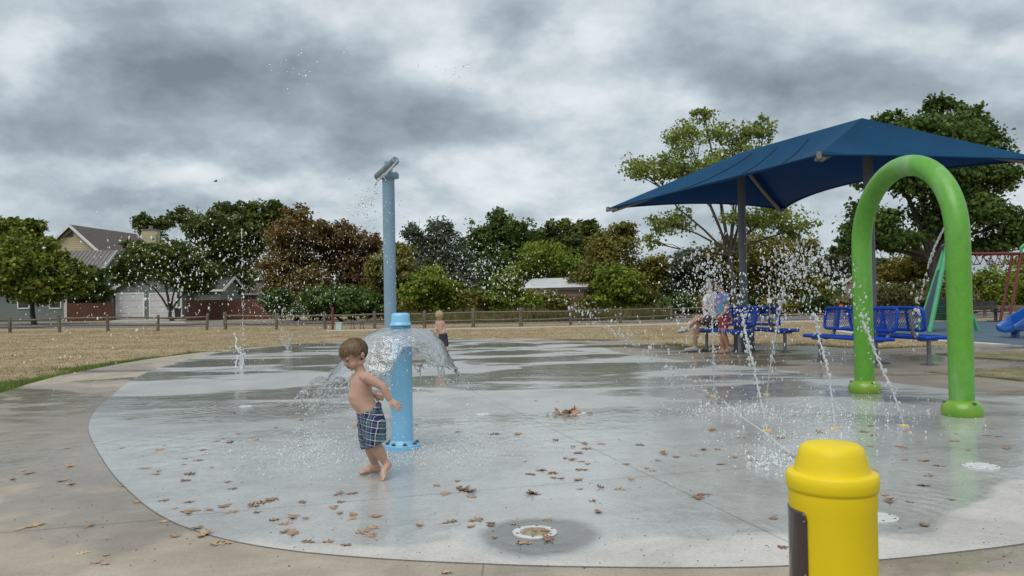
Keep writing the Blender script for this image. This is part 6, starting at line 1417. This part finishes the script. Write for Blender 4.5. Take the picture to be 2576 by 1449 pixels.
LANDM = [((940, 1205), "near the plaid boy's bare feet", .55), ((1345, 1340), 'on or around the white drain cover in the dark puddle', .45), ((1434, 1040), 'beside the leaf heaped drain ring', .6),
         ((2420, 1050), 'near the larger looking foot of the green arch', .7), ((2175, 990), 'near the farther foot of the green arch', .8), ((2466, 1174), 'beside the white drain cover right of the arch', .45),
         ((2208, 1303), 'beside the drain cover behind the yellow bollard', .45), ((2099, 1078), 'near the tan floor nozzles and their jets', .9), ((1929, 1083), 'near the tan floor nozzles and their jets', .6),
         ((619, 1023), 'near the white disc in the far puddle', .8), ((1012, 1128), 'near the base of the light blue bollard', .6), ((1214, 1043), 'near the plain white floor disc', .6),
         ((1600, 1183), 'where the two pad joints cross', .45), ((480, 1290), 'near the left end of the long pad joint', .5)]
for (px, py) in LP:
    p = G(px, py, .011); onpad = inside((p.x, p.y), inner); z = .0055 if onpad else .0005
    if any((G(*dc).xy-p.xy).length < .13 for dc in ((1345, 1340), (2466, 1174), (2208, 1303))): z = .0155
    me = rl.choice(wv if onpad else dv_)
    o = bpy.data.objects.new('oak_leaf', me); col.objects.link(o); s_ = rl.choice((rl.uniform(.045, .068), rl.uniform(.065, .092), rl.uniform(.08, .112)))*(1.0 if py > 1100 else 1.05); o.scale = (s_, s_*rl.uniform(.65, 1.05), s_*(rl.uniform(.10, .32) if rl.random() < .72 else rl.uniform(.5, 1.2))); o.location = (p.x, p.y, z+.001); o.rotation_euler = (rl.gauss(0, .06), rl.gauss(0, .06), rl.uniform(0, 6.28))
    if onpad:
        q, nm = min((( (G(*l_[0]).xy-p.xy).length/l_[2], l_[1]) for l_ in LANDM))
        wh = nm if q < 1 else 'on open wet grey pad away from the fittings'
        lk_ = ('curled ' if o.scale.z > s_*.4 else '')+('small ' if s_ < .065 else 'large ' if s_ > .094 else '')
        tag(o, 'fallen '+(lk_ or 'flat ')+'brown oak leaf '+wh, 'leaf', 'fallen leaves on the splash pad')
    else: tag(o, ('curled' if o.scale.z > s_*.4 else 'flat')+' tan oak leaf lying on the tan concrete apron', 'leaf', 'fallen leaves on the apron')
# leaves heaped on the drain ring
c = G(1434, 1040, .012); Vv = []; vs_all = MB()
for k in range(46):
    me = wv[k % 14]; s_ = rl.uniform(.05, .08); rz = rl.uniform(0, 6.28); tl_x = rl.gauss(0, .45); a = rl.uniform(0, 6.28); r_ = abs(rl.gauss(0, .075))
    Mx = Matrix.Translation((c.x+math.cos(a)*r_*1.5, c.y+math.sin(a)*r_, c.z+.004+max(0, .03-r_*.2)*rl.random())) @ Matrix.Rotation(rz, 4, 'Z') @ Matrix.Rotation(tl_x, 4, 'X') @ Matrix.Diagonal((s_, s_, s_*.7, 1))
    pv = [Mx @ v.co for v in me.vertices]; zm = min(p.z for p in pv); lift = max(0, c.z-zm)
    vs_all.add([p+Vector((0, 0, lift)) for p in pv], [tuple(f.vertices) for f in me.polygons])
o = vs_all.build('leaf_heap', lm_w); tag(o, 'heap of brown leaves caught on the white drain ring', 'leaves', kind='stuff')
# twigs, seeds and grit on the concrete
g = MB(); rg = random.Random(5)
for k in range(330):
    px, py = rg.uniform(-60, 2640), 1000+430*rg.random()**.7; p = G(px, py, .004); on = inside((p.x, p.y), inner); z = .0055 if on else .001; a = rg.uniform(0, 3.14); ln = rg.uniform(.003, .013); w_ = rg.uniform(.001, .0022)
    g.box((p.x, p.y, z+w_*.6), (ln, w_*1.6, w_), a)
o = g.build('grit', pm('dark_grit', (.05, .035, .025), (.12, .085, .06), 3, .8)); tag(o, 'tiny dark twigs and seeds scattered over the concrete', 'debris', kind='stuff')
# leaf litter by the bench foot
g = MB()
cc = G(1782, 884, .0)
for k in range(50):
    me = dv_[k % 14]; s_ = rl.uniform(.06, .1); Mx = Matrix.Translation((cc.x+rl.gauss(.05, .16), cc.y+rl.gauss(0, .1), .012)) @ Matrix.Rotation(rl.uniform(0, 6.28), 4, 'Z') @ Matrix.Rotation(rl.gauss(0, .5), 4, 'X') @ Matrix.Diagonal((s_, s_, s_*.8, 1)); pv = [Mx @ v.co for v in me.vertices]; zm = min(p.z for p in pv)
    g.add([p+Vector((0, 0, max(0, .002-zm))) for p in pv], [tuple(f.vertices) for f in me.polygons])
o = g.build('leaf_litter', leafpaper('old_leaf', (.05, .04, .03), (.14, .10, .07))); tag(o, 'dark leaf litter gathered round the bench leg', 'leaves', kind='stuff')
# bird
bp_ = V(542, 456, 40); bd = empty('bird', bp_, 'small dark bird flying against the clouds', 'bird'); bm_ = pm('bird_dark', (.02, .018, .018), (.035, .03, .03), 20, .7)
g = MB(); fbx = Vector((.8, .5, .1)).normalized(); capsule(g, [(bp_-fbx*.09, .012), (bp_-fbx*.03, .028), (bp_+fbx*.04, .032), (bp_+fbx*.09, .022), (bp_+fbx*.115, .006)], 8); sdb = Vector((-fbx.y, fbx.x, 0))
g.add([bp_-fbx*.08+sdb*.012, bp_-fbx*.08-sdb*.012, bp_-fbx*.17-sdb*.03, bp_-fbx*.17+sdb*.03, bp_-fbx*.08+Vector((0, 0, .008))], [(0, 1, 2, 3), (0, 3, 4), (1, 4, 2)]); g.build('body', bm_, bd, 60)
for s_ in (-1, 1):
    g = MB(); P = [bp_+fbx*.05+sdb*s_*.02, bp_-fbx*.03+sdb*s_*.02, bp_-fbx*.02+sdb*s_*.12+Vector((0, 0, .05)), bp_+fbx*.04+sdb*s_*.12+Vector((0, 0, .06)), bp_-fbx*.05+sdb*s_*.22+Vector((0, 0, .03))]
    g.add(P+[p+Vector((0, 0, .006)) for p in P], [(0, 1, 2, 3), (3, 2, 4), (5, 8, 7, 6), (8, 9, 7), (0, 3, 8, 5), (3, 4, 9, 8), (4, 2, 7, 9), (2, 1, 6, 7)]); g.build('wing', bm_, bd)
